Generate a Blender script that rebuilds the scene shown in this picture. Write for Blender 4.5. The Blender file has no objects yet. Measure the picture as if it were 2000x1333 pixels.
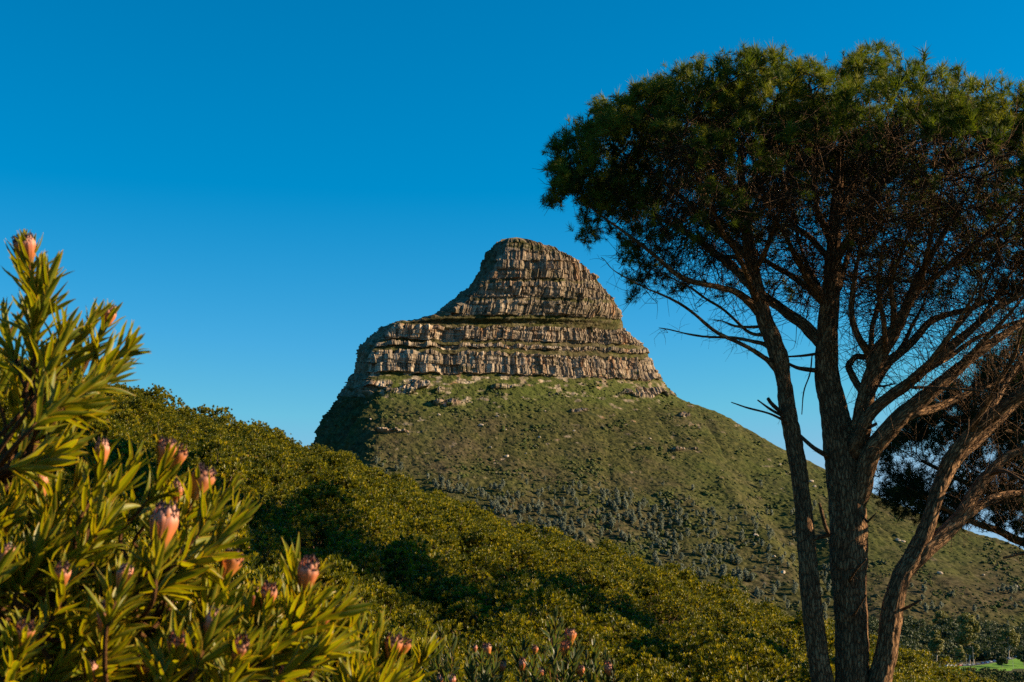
import bpy, math, random
import numpy as np
from mathutils import Vector, kdtree

sc = bpy.context.scene
COL = sc.collection

# ------------------------------------------------------------------ camera, sky, sun, exposure
PITCH = math.radians(10.0)
FPX = 2777.8                                   # focal length in pixels of the 2000 px wide photograph
cam_d = bpy.data.cameras.new('camera')
cam = bpy.data.objects.new('camera', cam_d)
COL.objects.link(cam)
cam.location = (0, 0, 0)
cam.rotation_euler = (math.pi / 2 + PITCH, 0, 0)
cam_d.lens = 50.0
cam_d.sensor_width = 36.0
cam_d.clip_start = 0.1
cam_d.clip_end = 60000.0
cam_d.dof.use_dof = True
cam_d.dof.focus_distance = 45.0
cam_d.dof.aperture_fstop = 9.0
sc.camera = cam

SUN_EL = math.radians(23.5)
SUN_TH = math.radians(91.5)                    # 0 = behind the camera, 90 = exactly to the right
sun_vec = Vector((math.cos(SUN_EL) * math.sin(SUN_TH), -math.cos(SUN_EL) * math.cos(SUN_TH), math.sin(SUN_EL)))
world = bpy.data.worlds.new('World')
sc.world = world
world.use_nodes = True
wn = world.node_tree
wn.nodes.clear()
sky = wn.nodes.new('ShaderNodeTexSky')
sky.sky_type = 'NISHITA'
sky.sun_disc = False
sky.sun_elevation = SUN_EL
sky.sun_rotation = math.pi - SUN_TH
sky.altitude = 400.0
sky.air_density = 1.0
sky.dust_density = 0.0
sky.ozone_density = 4.0
hsv = wn.nodes.new('ShaderNodeHueSaturation')
hsv.inputs['Hue'].default_value = 0.488
hsv.inputs['Saturation'].default_value = 1.42
hsv.inputs['Value'].default_value = 1.0
bg = wn.nodes.new('ShaderNodeBackground')
bg.inputs['Strength'].default_value = 0.066
wo = wn.nodes.new('ShaderNodeOutputWorld')
wn.links.new(sky.outputs[0], hsv.inputs['Color'])
lim = wn.nodes.new('ShaderNodeMix')               # keeps the band at the horizon from burning out
lim.data_type = 'RGBA'
lim.blend_type = 'DARKEN'
lim.inputs[0].default_value = 1.0
lim.inputs[7].default_value = (2.0, 3.5, 4.9, 1)
wn.links.new(hsv.outputs[0], lim.inputs[6])
wn.links.new(lim.outputs[2], bg.inputs['Color'])
wn.links.new(bg.outputs[0], wo.inputs['Surface'])

sun_d = bpy.data.lights.new('sun', 'SUN')
sun_d.energy = 5.0
sun_d.angle = math.radians(0.53)
sun_d.color = (1.0, 0.77, 0.48)
sun = bpy.data.objects.new('sun', sun_d)
COL.objects.link(sun)
sun.rotation_euler = sun_vec.to_track_quat('Z', 'Y').to_euler()

sc.view_settings.view_transform = 'Standard'
sc.view_settings.look = 'None'
sc.view_settings.exposure = 1.2
sc.view_settings.gamma = 1.0
sc.view_settings.use_curve_mapping = False
sc.cycles.max_bounces = 5
sc.cycles.diffuse_bounces = 1
sc.cycles.glossy_bounces = 2
sc.cycles.transmission_bounces = 3
sc.cycles.transparent_max_bounces = 4
sc.cycles.sample_clamp_indirect = 3.0
sc.cycles.sample_clamp_direct = 8.0
sc.cycles.use_denoising = False

rng = np.random.default_rng(7)
random.seed(7)


# ------------------------------------------------------------------ helpers
def P(px, py, Y):
    """World point seen at photograph pixel (px, py) that lies Y metres in front of the camera."""
    px = np.asarray(px, float); py = np.asarray(py, float); Y = np.asarray(Y, float)
    u = (px - 1000.0) / FPX
    v = (666.5 - py) / FPX
    t = Y / (math.cos(PITCH) - v * math.sin(PITCH))
    return np.stack(np.broadcast_arrays(u * t, Y, (math.sin(PITCH) + v * math.cos(PITCH)) * t), -1)


def pix(p):
    x, y, z = p[..., 0], p[..., 1], p[..., 2]
    f = y * math.cos(PITCH) + z * math.sin(PITCH)
    w = -y * math.sin(PITCH) + z * math.cos(PITCH)
    return 1000 + FPX * x / f, 666.5 - FPX * w / f


def link(name, me, mats, parent=None):
    o = bpy.data.objects.new(name, me)
    COL.objects.link(o)
    if mats is not None:
        for m in (mats if isinstance(mats, (list, tuple)) else [mats]):
            me.materials.append(m)
    if parent is not None:
        o.parent = parent
    return o


def mesh_np(name, V, F, attrs=None, smooth=True, mat_idx=None):
    """V (n,3); F list of (m,k) int arrays with k 3 or 4; attrs name -> (n,) or (n,3)."""
    me = bpy.data.meshes.new(name)
    if not isinstance(F, (list, tuple)):
        F = [F]
    F = [f for f in F if len(f)]
    V = np.asarray(V, np.float32)
    me.vertices.add(len(V))
    me.vertices.foreach_set('co', V.ravel())
    tot = np.concatenate([np.full(len(f), f.shape[1], np.int32) for f in F])
    idx = np.concatenate([np.asarray(f, np.int32).ravel() for f in F])
    start = np.concatenate([[0], np.cumsum(tot)[:-1]]).astype(np.int32)
    me.loops.add(len(idx))
    me.loops.foreach_set('vertex_index', idx)
    me.polygons.add(len(tot))
    me.polygons.foreach_set('loop_start', start)
    me.polygons.foreach_set('loop_total', tot)
    me.polygons.foreach_set('use_smooth', np.full(len(tot), bool(smooth)))
    if mat_idx is not None:
        me.polygons.foreach_set('material_index', np.asarray(mat_idx, np.int32))
    for k, a in (attrs or {}).items():
        a = np.asarray(a, np.float32)
        at = me.attributes.new(k, 'FLOAT' if a.ndim == 1 else 'FLOAT_VECTOR', 'POINT')
        at.data.foreach_set('value' if a.ndim == 1 else 'vector', a.ravel())
    me.update(calc_edges=True)
    return me


def h3(ix, iy, iz, seed=0):
    x = (ix.astype(np.int64) * 374761393 + iy.astype(np.int64) * 668265263 + iz.astype(np.int64) * 2147483647 + seed * 974711) & 0xFFFFFFFF
    x = ((x ^ (x >> 13)) * 1274126177) & 0xFFFFFFFF
    x = ((x ^ (x >> 16)) * 2246822519) & 0xFFFFFFFF
    x = x ^ (x >> 15)
    return (x & 0xFFFFFF) / float(0xFFFFFF)


def vnoise(p, seed=0):
    """value noise, -1..1, p (...,3)"""
    i = np.floor(p).astype(np.int64)
    f = p - i
    f = f * f * (3 - 2 * f)
    r = 0
    for dx in (0, 1):
        for dy in (0, 1):
            for dz in (0, 1):
                w = (f[..., 0] if dx else 1 - f[..., 0]) * (f[..., 1] if dy else 1 - f[..., 1]) * (f[..., 2] if dz else 1 - f[..., 2])
                r = r + w * h3(i[..., 0] + dx, i[..., 1] + dy, i[..., 2] + dz, seed)
    return r * 2 - 1


def fbm(p, oct=4, seed=0, gain=0.5):
    a, s, r = 1.0, 0.0, 0
    for k in range(oct):
        r = r + a * vnoise(p * (2.03 ** k) + 13.7 * k, seed + k)
        s += a
        a *= gain
    return r / s


def v3(x, y, z=0.0):
    return np.stack(np.broadcast_arrays(np.asarray(x, float), np.asarray(y, float), np.asarray(z, float)), -1)


def unit(a):
    return a / np.maximum(np.linalg.norm(a, axis=-1, keepdims=True), 1e-9)


def frames(d, roll=None, r=None):
    """(n,3,3) matrices whose columns are side, up, d."""
    r = r or rng
    d = unit(np.asarray(d, float))
    up = np.where(np.abs(d[:, 2:3]) > 0.95, np.array([[1.0, 0, 0]]), np.array([[0, 0, 1.0]]))
    s = unit(np.cross(up, d))
    u = np.cross(d, s)
    if roll is None:
        roll = r.random(len(d)) * 2 * math.pi
    c, q = np.cos(roll)[:, None], np.sin(roll)[:, None]
    return np.stack([s * c + u * q, -s * q + u * c, d], -1)


def scatter(tv, tf, M, T, S=1.0):
    """copy template (k,3)/(f,n) with matrices M (m,3,3), offsets T (m,3), scale S"""
    m, k = len(T), len(tv)
    S = np.broadcast_to(np.asarray(S, float), (m,))
    V = np.einsum('mij,kj->mki', M, tv) * S[:, None, None] + T[:, None, :]
    F = (tf[None] + (np.arange(m) * k)[:, None, None]).reshape(-1, tf.shape[1])
    return V.reshape(-1, 3), F


class MB:
    """collects numpy pieces into one mesh"""
    def __init__(self):
        self.V, self.F, self.A, self.MI, self.n = [], [], {}, [], 0

    def add(self, V, F, mi=0, **attrs):
        V = np.asarray(V, float)
        F = F if isinstance(F, (list, tuple)) else [F]
        for f in F:
            if len(f):
                self.F.append(np.asarray(f) + self.n)
                self.MI.append(np.full(len(f), mi))
        for k, a in attrs.items():
            a = np.asarray(a, float)
            if a.ndim == 0:
                a = np.full(len(V), float(a))
            self.A.setdefault(k, []).append((self.n, a))
        self.V.append(V)
        self.n += len(V)

    def mesh(self, name, smooth=True):
        V = np.concatenate(self.V)
        at = {}
        for k, L in self.A.items():
            sh = (len(V),) if L[0][1].ndim == 1 else (len(V), 3)
            a = np.zeros(sh)
            for s, v in L:
                a[s:s + len(v)] = v
            at[k] = a
        order3 = [i for i, f in enumerate(self.F) if f.shape[1] == 3]
        order4 = [i for i, f in enumerate(self.F) if f.shape[1] == 4]
        F, MI = [], []
        for od in (order3, order4):
            if od:
                F.append(np.concatenate([self.F[i] for i in od]))
                MI.append(np.concatenate([self.MI[i] for i in od]))
        return mesh_np(name, V, F, at, smooth, np.concatenate(MI))


def catmull(pts, n):
    pts = np.asarray(pts, float)
    k = len(pts)
    if k == 2:
        t = np.linspace(0, 1, n)[:, None]
        return pts[0] * (1 - t) + pts[1] * t
    ext = np.vstack([2 * pts[0] - pts[1], pts, 2 * pts[-1] - pts[-2]])
    t = np.linspace(0, k - 1, n)
    i = np.minimum(t.astype(int), k - 2)
    f = (t - i)[:, None]
    a, b, c, d = ext[i], ext[i + 1], ext[i + 2], ext[i + 3]
    return 0.5 * ((2 * b) + (-a + c) * f + (2 * a - 5 * b + 4 * c - d) * f ** 2 + (-a + 3 * b - 3 * c + d) * f ** 3)


def tube(pts, rad, sides=6, cap=True, bark=0.0, seed=0, lobes=0.0):
    """tube along pts; returns V, [quads, tris], attribute 'tube' (seam-free bark coordinates)"""
    pts = np.asarray(pts, float)
    n = len(pts)
    rad = np.broadcast_to(np.asarray(rad, float), (n,))
    tan = unit(np.gradient(pts, axis=0))
    s = np.zeros_like(pts)
    a = np.array([1.0, 0, 0]) if abs(tan[0, 0]) < 0.8 else np.array([0, 1.0, 0])
    s0 = a - tan[0] * a.dot(tan[0])
    for i in range(n):
        s0 = s0 - tan[i] * s0.dot(tan[i])
        s0 = s0 / max(np.linalg.norm(s0), 1e-9)
        s[i] = s0
    b = np.cross(tan, s)
    ang = np.arange(sides) / sides * 2 * math.pi
    ln = np.concatenate([[0], np.cumsum(np.linalg.norm(np.diff(pts, axis=0), axis=1))])
    ca, sa = np.cos(ang), np.sin(ang)
    r0 = rad[:, None] * np.ones(sides)
    tc = v3(ca[None] * r0, sa[None] * r0, ln[:, None] * np.ones(sides))
    if bark > 0:
        off = seed * 7.31
        q = tc * np.array([1, 1, 0.32]) * 11.0 + off
        w = np.abs(fbm(q, 3, seed))
        lump = fbm(tc * np.array([1, 1, 0.55]) * 2.2 + off, 2, seed + 5)
        flute = vnoise(v3(ca[None] * 1.3 + 0 * r0, sa[None] * 1.3 + 0 * r0, ln[:, None] * 0.22 + 0 * r0) + off, seed + 9)
        r0 = r0 + bark * (np.clip(w * 2.6, 0, 1) - 0.6) + lump * 0.07 * r0 + flute * lobes * r0
    V = pts[:, None] + s[:, None] * (ca * r0)[..., None] + b[:, None] * (sa * r0)[..., None]
    V = V.reshape(-1, 3)
    i = np.arange(n - 1)[:, None] * sides
    j = np.arange(sides)[None]
    j2 = (j + 1) % sides
    Q = np.stack([i + j, i + j2, i + sides + j2, i + sides + j], -1).reshape(-1, 4)
    T = np.zeros((0, 3), int)
    tc = tc.reshape(-1, 3)
    if cap:
        V = np.vstack([V, pts[-1:] + tan[-1:] * rad[-1] * 0.6])
        tc = np.vstack([tc, [[0, 0, ln[-1]]]])
        base = (n - 1) * sides
        jj = np.arange(sides)
        T = np.stack([base + jj, base + (jj + 1) % sides, np.full(sides, n * sides)], -1)
    return V, [Q, T], tc


def tag(o, label=None, cat=None, group=None, kind=None):
    for k, v in (('label', label), ('category', cat), ('group', group), ('kind', kind)):
        if v:
            o[k] = v
    return o


def thing(name, loc, label, cat, group=None):
    o = bpy.data.objects.new(name, None)
    o.empty_display_size = 0.3
    COL.objects.link(o)
    o.location = loc
    return tag(o, label, cat, group)


# ------------------------------------------------------------------ materials
class NT:
    def __init__(self, name):
        self.m = bpy.data.materials.new(name)
        self.m.use_nodes = True
        self.t = self.m.node_tree
        self.t.nodes.clear()
        self.out = self.t.nodes.new('ShaderNodeOutputMaterial')

    def n(self, kind, _p=None, **ins):
        nd = self.t.nodes.new(kind)
        for k, v in (_p or {}).items():
            setattr(nd, k, v)
        for k, v in ins.items():
            sock = nd.inputs[int(k[1:])] if k[0] == 'i' and k[1:].isdigit() else nd.inputs[k.replace('_', ' ')]
            if isinstance(v, bpy.types.NodeSocket):
                self.t.links.new(v, sock)
            else:
                if isinstance(v, (tuple, list)) and len(v) == 3 and sock.type == 'RGBA':
                    v = (*v, 1)
                sock.default_value = v
        return nd

    def attr(self, name, out='Fac'):
        return self.n('ShaderNodeAttribute', {'attribute_name': name}).outputs[out]

    def math(self, op, a, b=0.0, clamp=False):
        return self.n('ShaderNodeMath', {'operation': op, 'use_clamp': clamp}, i0=a, i1=b).outputs[0]

    def mix(self, f, a, b, mode='MIX'):
        nd = self.t.nodes.new('ShaderNodeMix')
        nd.data_type = 'RGBA'
        nd.blend_type = mode
        for s, v in ((nd.inputs[0], f), (nd.inputs[6], a), (nd.inputs[7], b)):
            if isinstance(v, bpy.types.NodeSocket):
                self.t.links.new(v, s)
            else:
                s.default_value = (*v, 1) if isinstance(v, (tuple, list)) and len(v) == 3 else v
        return nd.outputs[2]

    def ramp(self, f, stops, interp='LINEAR'):
        nd = self.t.nodes.new('ShaderNodeValToRGB')
        nd.color_ramp.interpolation = interp
        el = nd.color_ramp.elements
        while len(el) < len(stops):
            el.new(0.5)
        for e, (p, c) in zip(el, stops):
            e.position = p
            e.color = (*c, 1) if isinstance(c, (tuple, list)) else (c, c, c, 1)
        self.t.links.new(f, nd.inputs[0])
        return nd.outputs[0]

    def noise(self, vec=None, scale=1.0, detail=4.0, rough=0.55, out=0):
        nd = self.n('ShaderNodeTexNoise', Scale=scale, Detail=detail, Roughness=rough)
        if vec is not None:
            self.t.links.new(vec, nd.inputs['Vector'])
        return nd.outputs[out]

    def obj(self):
        return self.n('ShaderNodeTexCoord').outputs['Object']

    def mapv(self, vec, scale):
        return self.n('ShaderNodeMapping', Vector=vec, Scale=scale).outputs[0]

    def surf(self, color, rough=0.8, spec=0.3, bump=None, bstr=0.5, bdist=0.02, transl=None, tfac=0.35):
        p = self.n('ShaderNodeBsdfPrincipled', Base_Color=color, Roughness=rough)
        p.inputs['Specular IOR Level'].default_value = spec
        if bump is not None:
            b = self.n('ShaderNodeBump', Height=bump, Strength=bstr, Distance=bdist)
            self.t.links.new(b.outputs[0], p.inputs['Normal'])
        s = p.outputs[0]
        if transl is not None:
            tb = self.n('ShaderNodeBsdfTranslucent', Color=transl)
            mx = self.n('ShaderNodeMixShader', i0=tfac, i1=s, i2=tb.outputs[0])
            s = mx.outputs[0]
        self.t.links.new(s, self.out.inputs['Surface'])
        return self.m


def mat_ground():
    t = NT('ground_soil')
    o = t.obj()
    a = t.noise(o, 0.35, 6)
    b = t.noise(o, 3.0, 5)
    c = t.ramp(a, [(0.3, (0.035, 0.036, 0.012)), (0.55, (0.055, 0.05, 0.02)), (0.75, (0.08, 0.06, 0.03))])
    c = t.mix(b, c, (0.03, 0.035, 0.012))
    return t.surf(c, 0.95, 0.1, b, 0.8, 0.1)


def mat_mountain():
    t = NT('mountain_rock_and_scrub')
    o = t.obj()
    veg_and_shade = t.attr('veg_and_shade'); org = t.attr('orange'); brn = t.attr('brown'); pale = t.attr('pale')
    n1 = t.noise(t.mapv(o, (1, 1, 0.35)), 0.22, 6, 0.6)
    n2 = t.noise(t.mapv(o, (0.6, 0.6, 0.12)), 0.16, 5, 0.6)
    n3 = t.noise(o, 0.55, 4, 0.6)
    rock = t.ramp(n1, [(0.29, (0.065, 0.05, 0.039)), (0.43, (0.155, 0.117, 0.082)), (0.57, (0.29, 0.222, 0.156)), (0.73, (0.53, 0.43, 0.32))])
    rock = t.mix(t.math('MULTIPLY', t.ramp(n2, [(0.5, 0.0), (0.62, 1.0)]), t.math('MULTIPLY', org, 0.65)), rock, (0.42, 0.18, 0.06))
    rock = t.mix(t.math('MULTIPLY', pale, 0.85), rock, (0.52, 0.42, 0.315))
    n4 = t.noise(t.mapv(o, (0.05, 0.05, 0.9)), 0.7, 4, 0.6)
    n5 = t.noise(o, 0.035, 3, 0.6)
    rock = t.mix(t.ramp(n4, [(0.50, 0.0), (0.62, 0.45)]), rock, (0.13, 0.095, 0.068))
    rock = t.mix(t.ramp(n5, [(0.42, 0.4), (0.56, 0.0)]), rock, (0.17, 0.135, 0.105))
    rock = t.mix(t.ramp(n3, [(0.58, 0.0), (0.74, 0.6)]), rock, (0.10, 0.08, 0.063))
    # scrub
    m1 = t.noise(o, 0.02, 5, 0.6)
    m2 = t.noise(o, 0.16, 5, 0.65)
    m3 = t.noise(o, 0.075, 4, 0.6)
    g = t.ramp(m2, [(0.32, (0.015, 0.020, 0.007)), (0.5, (0.048, 0.048, 0.014)), (0.68, (0.096, 0.088, 0.028))])
    g2 = t.ramp(m2, [(0.32, (0.026, 0.022, 0.011)), (0.5, (0.062, 0.050, 0.024)), (0.68, (0.095, 0.078, 0.042))])
    f = t.math('ADD', t.math('MULTIPLY', brn, 0.9), t.math('MULTIPLY', t.math('SUBTRACT', m1, 0.5), 4.0), True)
    g = t.mix(f, g, g2)
    g = t.mix(t.ramp(m3, [(0.58, 0.0), (0.68, 0.6)]), g, (0.016, 0.026, 0.012))
    g = t.mix(t.math('MULTIPLY', t.attr('lush'), 0.75), g, (0.066, 0.088, 0.016))
    c = t.mix(veg_and_shade, rock, g)
    return t.surf(c, 0.95, 0.08, t.noise(o, 0.9, 4, 0.65), 0.6, 0.8)


def mat_scrub():
    t = NT('slope_scrub')
    r = t.attr('rnd')
    c = t.ramp(r, [(0.0, (0.018, 0.028, 0.010)), (0.35, (0.04, 0.055, 0.016)), (0.6, (0.075, 0.085, 0.022)), (0.8, (0.085, 0.08, 0.035)), (1.0, (0.10, 0.10, 0.065))])
    return t.surf(c, 0.9, 0.1)


def mat_leafy(name, stops, tcol, rough=0.5, spec=0.4, tfac=0.3, attr='rnd'):
    t = NT(name)
    c = t.ramp(t.attr(attr), stops)
    return t.surf(c, rough, spec, transl=t.mix(1.0, c, tcol, 'MULTIPLY'), tfac=tfac)


def mat_bark(name, dark, mid, light, scale=1.0):
    t = NT(name)
    v0 = t.mapv(t.attr('tube', 'Vector'), (1, 1, 0.26))
    wv = t.n('ShaderNodeMix', {'data_type': 'VECTOR'})
    wv.inputs[0].default_value = 0.045
    t.t.links.new(v0, wv.inputs[4]); t.t.links.new(t.noise(v0, 22.0 * scale, 3, 0.6, 1), wv.inputs[5])
    v = wv.outputs[1]
    vo = t.n('ShaderNodeTexVoronoi', {'feature': 'DISTANCE_TO_EDGE'}, Vector=v, Scale=23.0 * scale)
    vc = t.n('ShaderNodeTexVoronoi', {'feature': 'F1'}, Vector=v, Scale=23.0 * scale)
    n = t.noise(v, 50.0 * scale, 5, 0.65)
    n2 = t.noise(v, 4.0 * scale, 3)
    c = t.ramp(vc.outputs['Color'], [(0.1, mid), (0.9, light)])
    c = t.mix(t.ramp(n, [(0.35, 0.8), (0.6, 0.0)]), c, mid)
    c = t.mix(t.ramp(n2, [(0.5, 0.0), (0.75, 0.6)]), c, dark)
    c = t.mix(t.ramp(vo.outputs[0], [(0.0, 0.85), (0.16, 0.0)]), c, dark)
    h = t.math('ADD', t.ramp(vo.outputs[0], [(0.0, 0.0), (0.18, 1.0)]), t.math('MULTIPLY', n, 0.5))
    return t.surf(c, 0.9, 0.2, h, 1.0, 0.016)


def mat_plain(name, col, rough=0.7, spec=0.3, metal=0.0):
    t = NT(name)
    n = t.noise(t.obj(), 2.5, 3)
    m = t.surf(t.mix(t.math('MULTIPLY', n, 0.35), col, tuple(0.6 * x for x in col)), rough, spec)
    return m


M_ground = mat_ground()
M_mount = mat_mountain()
M_scrub = mat_scrub()
M_bark = mat_bark('pine_bark', (0.022, 0.012, 0.007), (0.14, 0.068, 0.030), (0.44, 0.25, 0.12))
M_twig = mat_bark('pine_twig_bark', (0.03, 0.018, 0.011), (0.12, 0.068, 0.036), (0.27, 0.155, 0.08), 2.0)
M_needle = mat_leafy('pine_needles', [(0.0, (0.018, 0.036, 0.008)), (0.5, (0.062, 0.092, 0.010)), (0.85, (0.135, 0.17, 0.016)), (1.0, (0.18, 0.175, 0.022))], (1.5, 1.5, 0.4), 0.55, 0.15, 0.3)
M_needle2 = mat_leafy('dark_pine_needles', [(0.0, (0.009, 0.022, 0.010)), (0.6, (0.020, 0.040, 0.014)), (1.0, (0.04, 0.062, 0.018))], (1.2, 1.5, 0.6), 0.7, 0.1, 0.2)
M_shrub = mat_leafy('hill_shrub_leaves', [(0.0, (0.03, 0.045, 0.004)), (0.4, (0.128, 0.130, 0.005)), (0.75, (0.245, 0.222, 0.007)), (0.93, (0.36, 0.27, 0.012)), (1.0, (0.22, 0.13, 0.025))], (1.6, 1.5, 0.3), 0.45, 0.3, 0.33)
M_stem = mat_plain('shrub_stem', (0.10, 0.06, 0.035), 0.8)
M_bud = mat_leafy('shrub_bud', [(0.0, (0.32, 0.10, 0.08)), (0.5, (0.42, 0.20, 0.12)), (1.0, (0.5, 0.32, 0.18))], (1.2, 1.0, 0.8), 0.6, 0.2, 0.2)


# ------------------------------------------------------------------ the mountain
def tab(x, pairs):
    a = np.array(pairs, float)
    return np.interp(x, a[:, 0], a[:, 1])


XL_T = [(466, 990), (475, 970), (490, 962), (500, 955), (515, 950), (530, 942), (550, 930), (565, 920), (580, 900), (600, 880), (612, 868), (622, 852),
        (627, 800), (632, 762), (640, 748), (655, 735), (668, 722), (685, 708), (700, 706), (715, 702), (735, 699), (740, 690), (760, 682),
        (775, 668), (800, 652), (815, 640), (830, 632), (850, 622), (870, 612), (885, 610), (920, 590), (1000, 545), (1100, 480), (1200, 400), (1345, 280)]
XC_T = [(466, 994), (490, 985), (530, 958), (560, 936), (600, 892), (622, 858), (627, 812), (632, 778), (660, 748), (690, 727), (735, 720), (775, 717),
        (800, 700), (850, 690), (880, 684), (1000, 630), (1345, 380)]
XR_T = [(466, 1022), (471, 1045), (480, 1075), (490, 1095), (505, 1125), (520, 1145), (545, 1168), (560, 1183), (580, 1199), (600, 1209), (625, 1216), (640, 1218), (644, 1228),
        (655, 1248), (670, 1262), (690, 1268), (705, 1274), (735, 1300), (755, 1314), (765, 1325), (805, 1400), (862, 1500), (912, 1600),
        (962, 1700), (1005, 1800), (1040, 1900), (1075, 2000), (1130, 2250), (1180, 2500), (1290, 3000), (1345, 3300)]
# slope of the front of the hill, degrees, by picture row (bands of cliff and ledge)
BANDS = [(466, 492, 42, .6), (492, 520, 66, 1), (520, 547, 80, 1), (547, 553, 52, .5), (553, 583, 76, 1), (583, 590, 55, .5), (590, 618, 68, .95), (618, 640, 40, .12),
         (640, 668, 83, 1), (668, 675, 36, .1), (675, 683, 75, .9), (683, 692, 35, .05), (692, 734, 84, 1), (734, 752, 37, .0), (752, 771, 45, .0),
         (771, 900, 31, 0), (900, 1100, 27, 0), (1100, 1250, 25, 0), (1250, 1345, 22, 0)]
ROWS = np.concatenate([np.arange(466, 775, 0.55), np.arange(775, 1346, 1.25)])


def band_lookup(py):
    sl = np.full(py.shape, 30.0); cl = np.zeros(py.shape)
    for a, b, s, c in BANDS:
        m = (py >= a) & (py < b)
        sl[m] = s; cl[m] = c
    return sl, cl


# depth of the front, integrated upwards from the foot
def front_depth():
    py = ROWS[::-1]
    sl, _ = band_lookup(py)
    k = (1156.0 - py) / FPX
    Y = np.zeros(len(py)); Y[0] = 1080.0
    for i in range(1, len(py)):
        ct = 1 / math.tan(math.radians(sl[i]))
        # z = k Y ; dY = ct * dz
        z0 = k[i - 1] * Y[i - 1]
        # Y1 = Y0 + ct (k1 Y1 - z0)
        Y[i] = (Y[i - 1] - ct * z0) / max(1 - ct * k[i], 0.2)
    return Y[::-1]


YF = front_depth()
NQ, NL, NB = 1150, 56, 16


def t_of_q(q):
    return 0.45 * np.sin(q * math.pi / 2) + 0.55 * q


def dip(px, row):
    return 0.00018 * np.clip(px - 1000, 0, 330) ** 2 * np.clip((820 - row) / 80, 0, 1) - 4.0 * np.clip((1000 - px) / 300, 0, 1) * np.clip((row - 640) / 40, 0, 1) * np.clip((820 - row) / 60, 0, 1)


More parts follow.
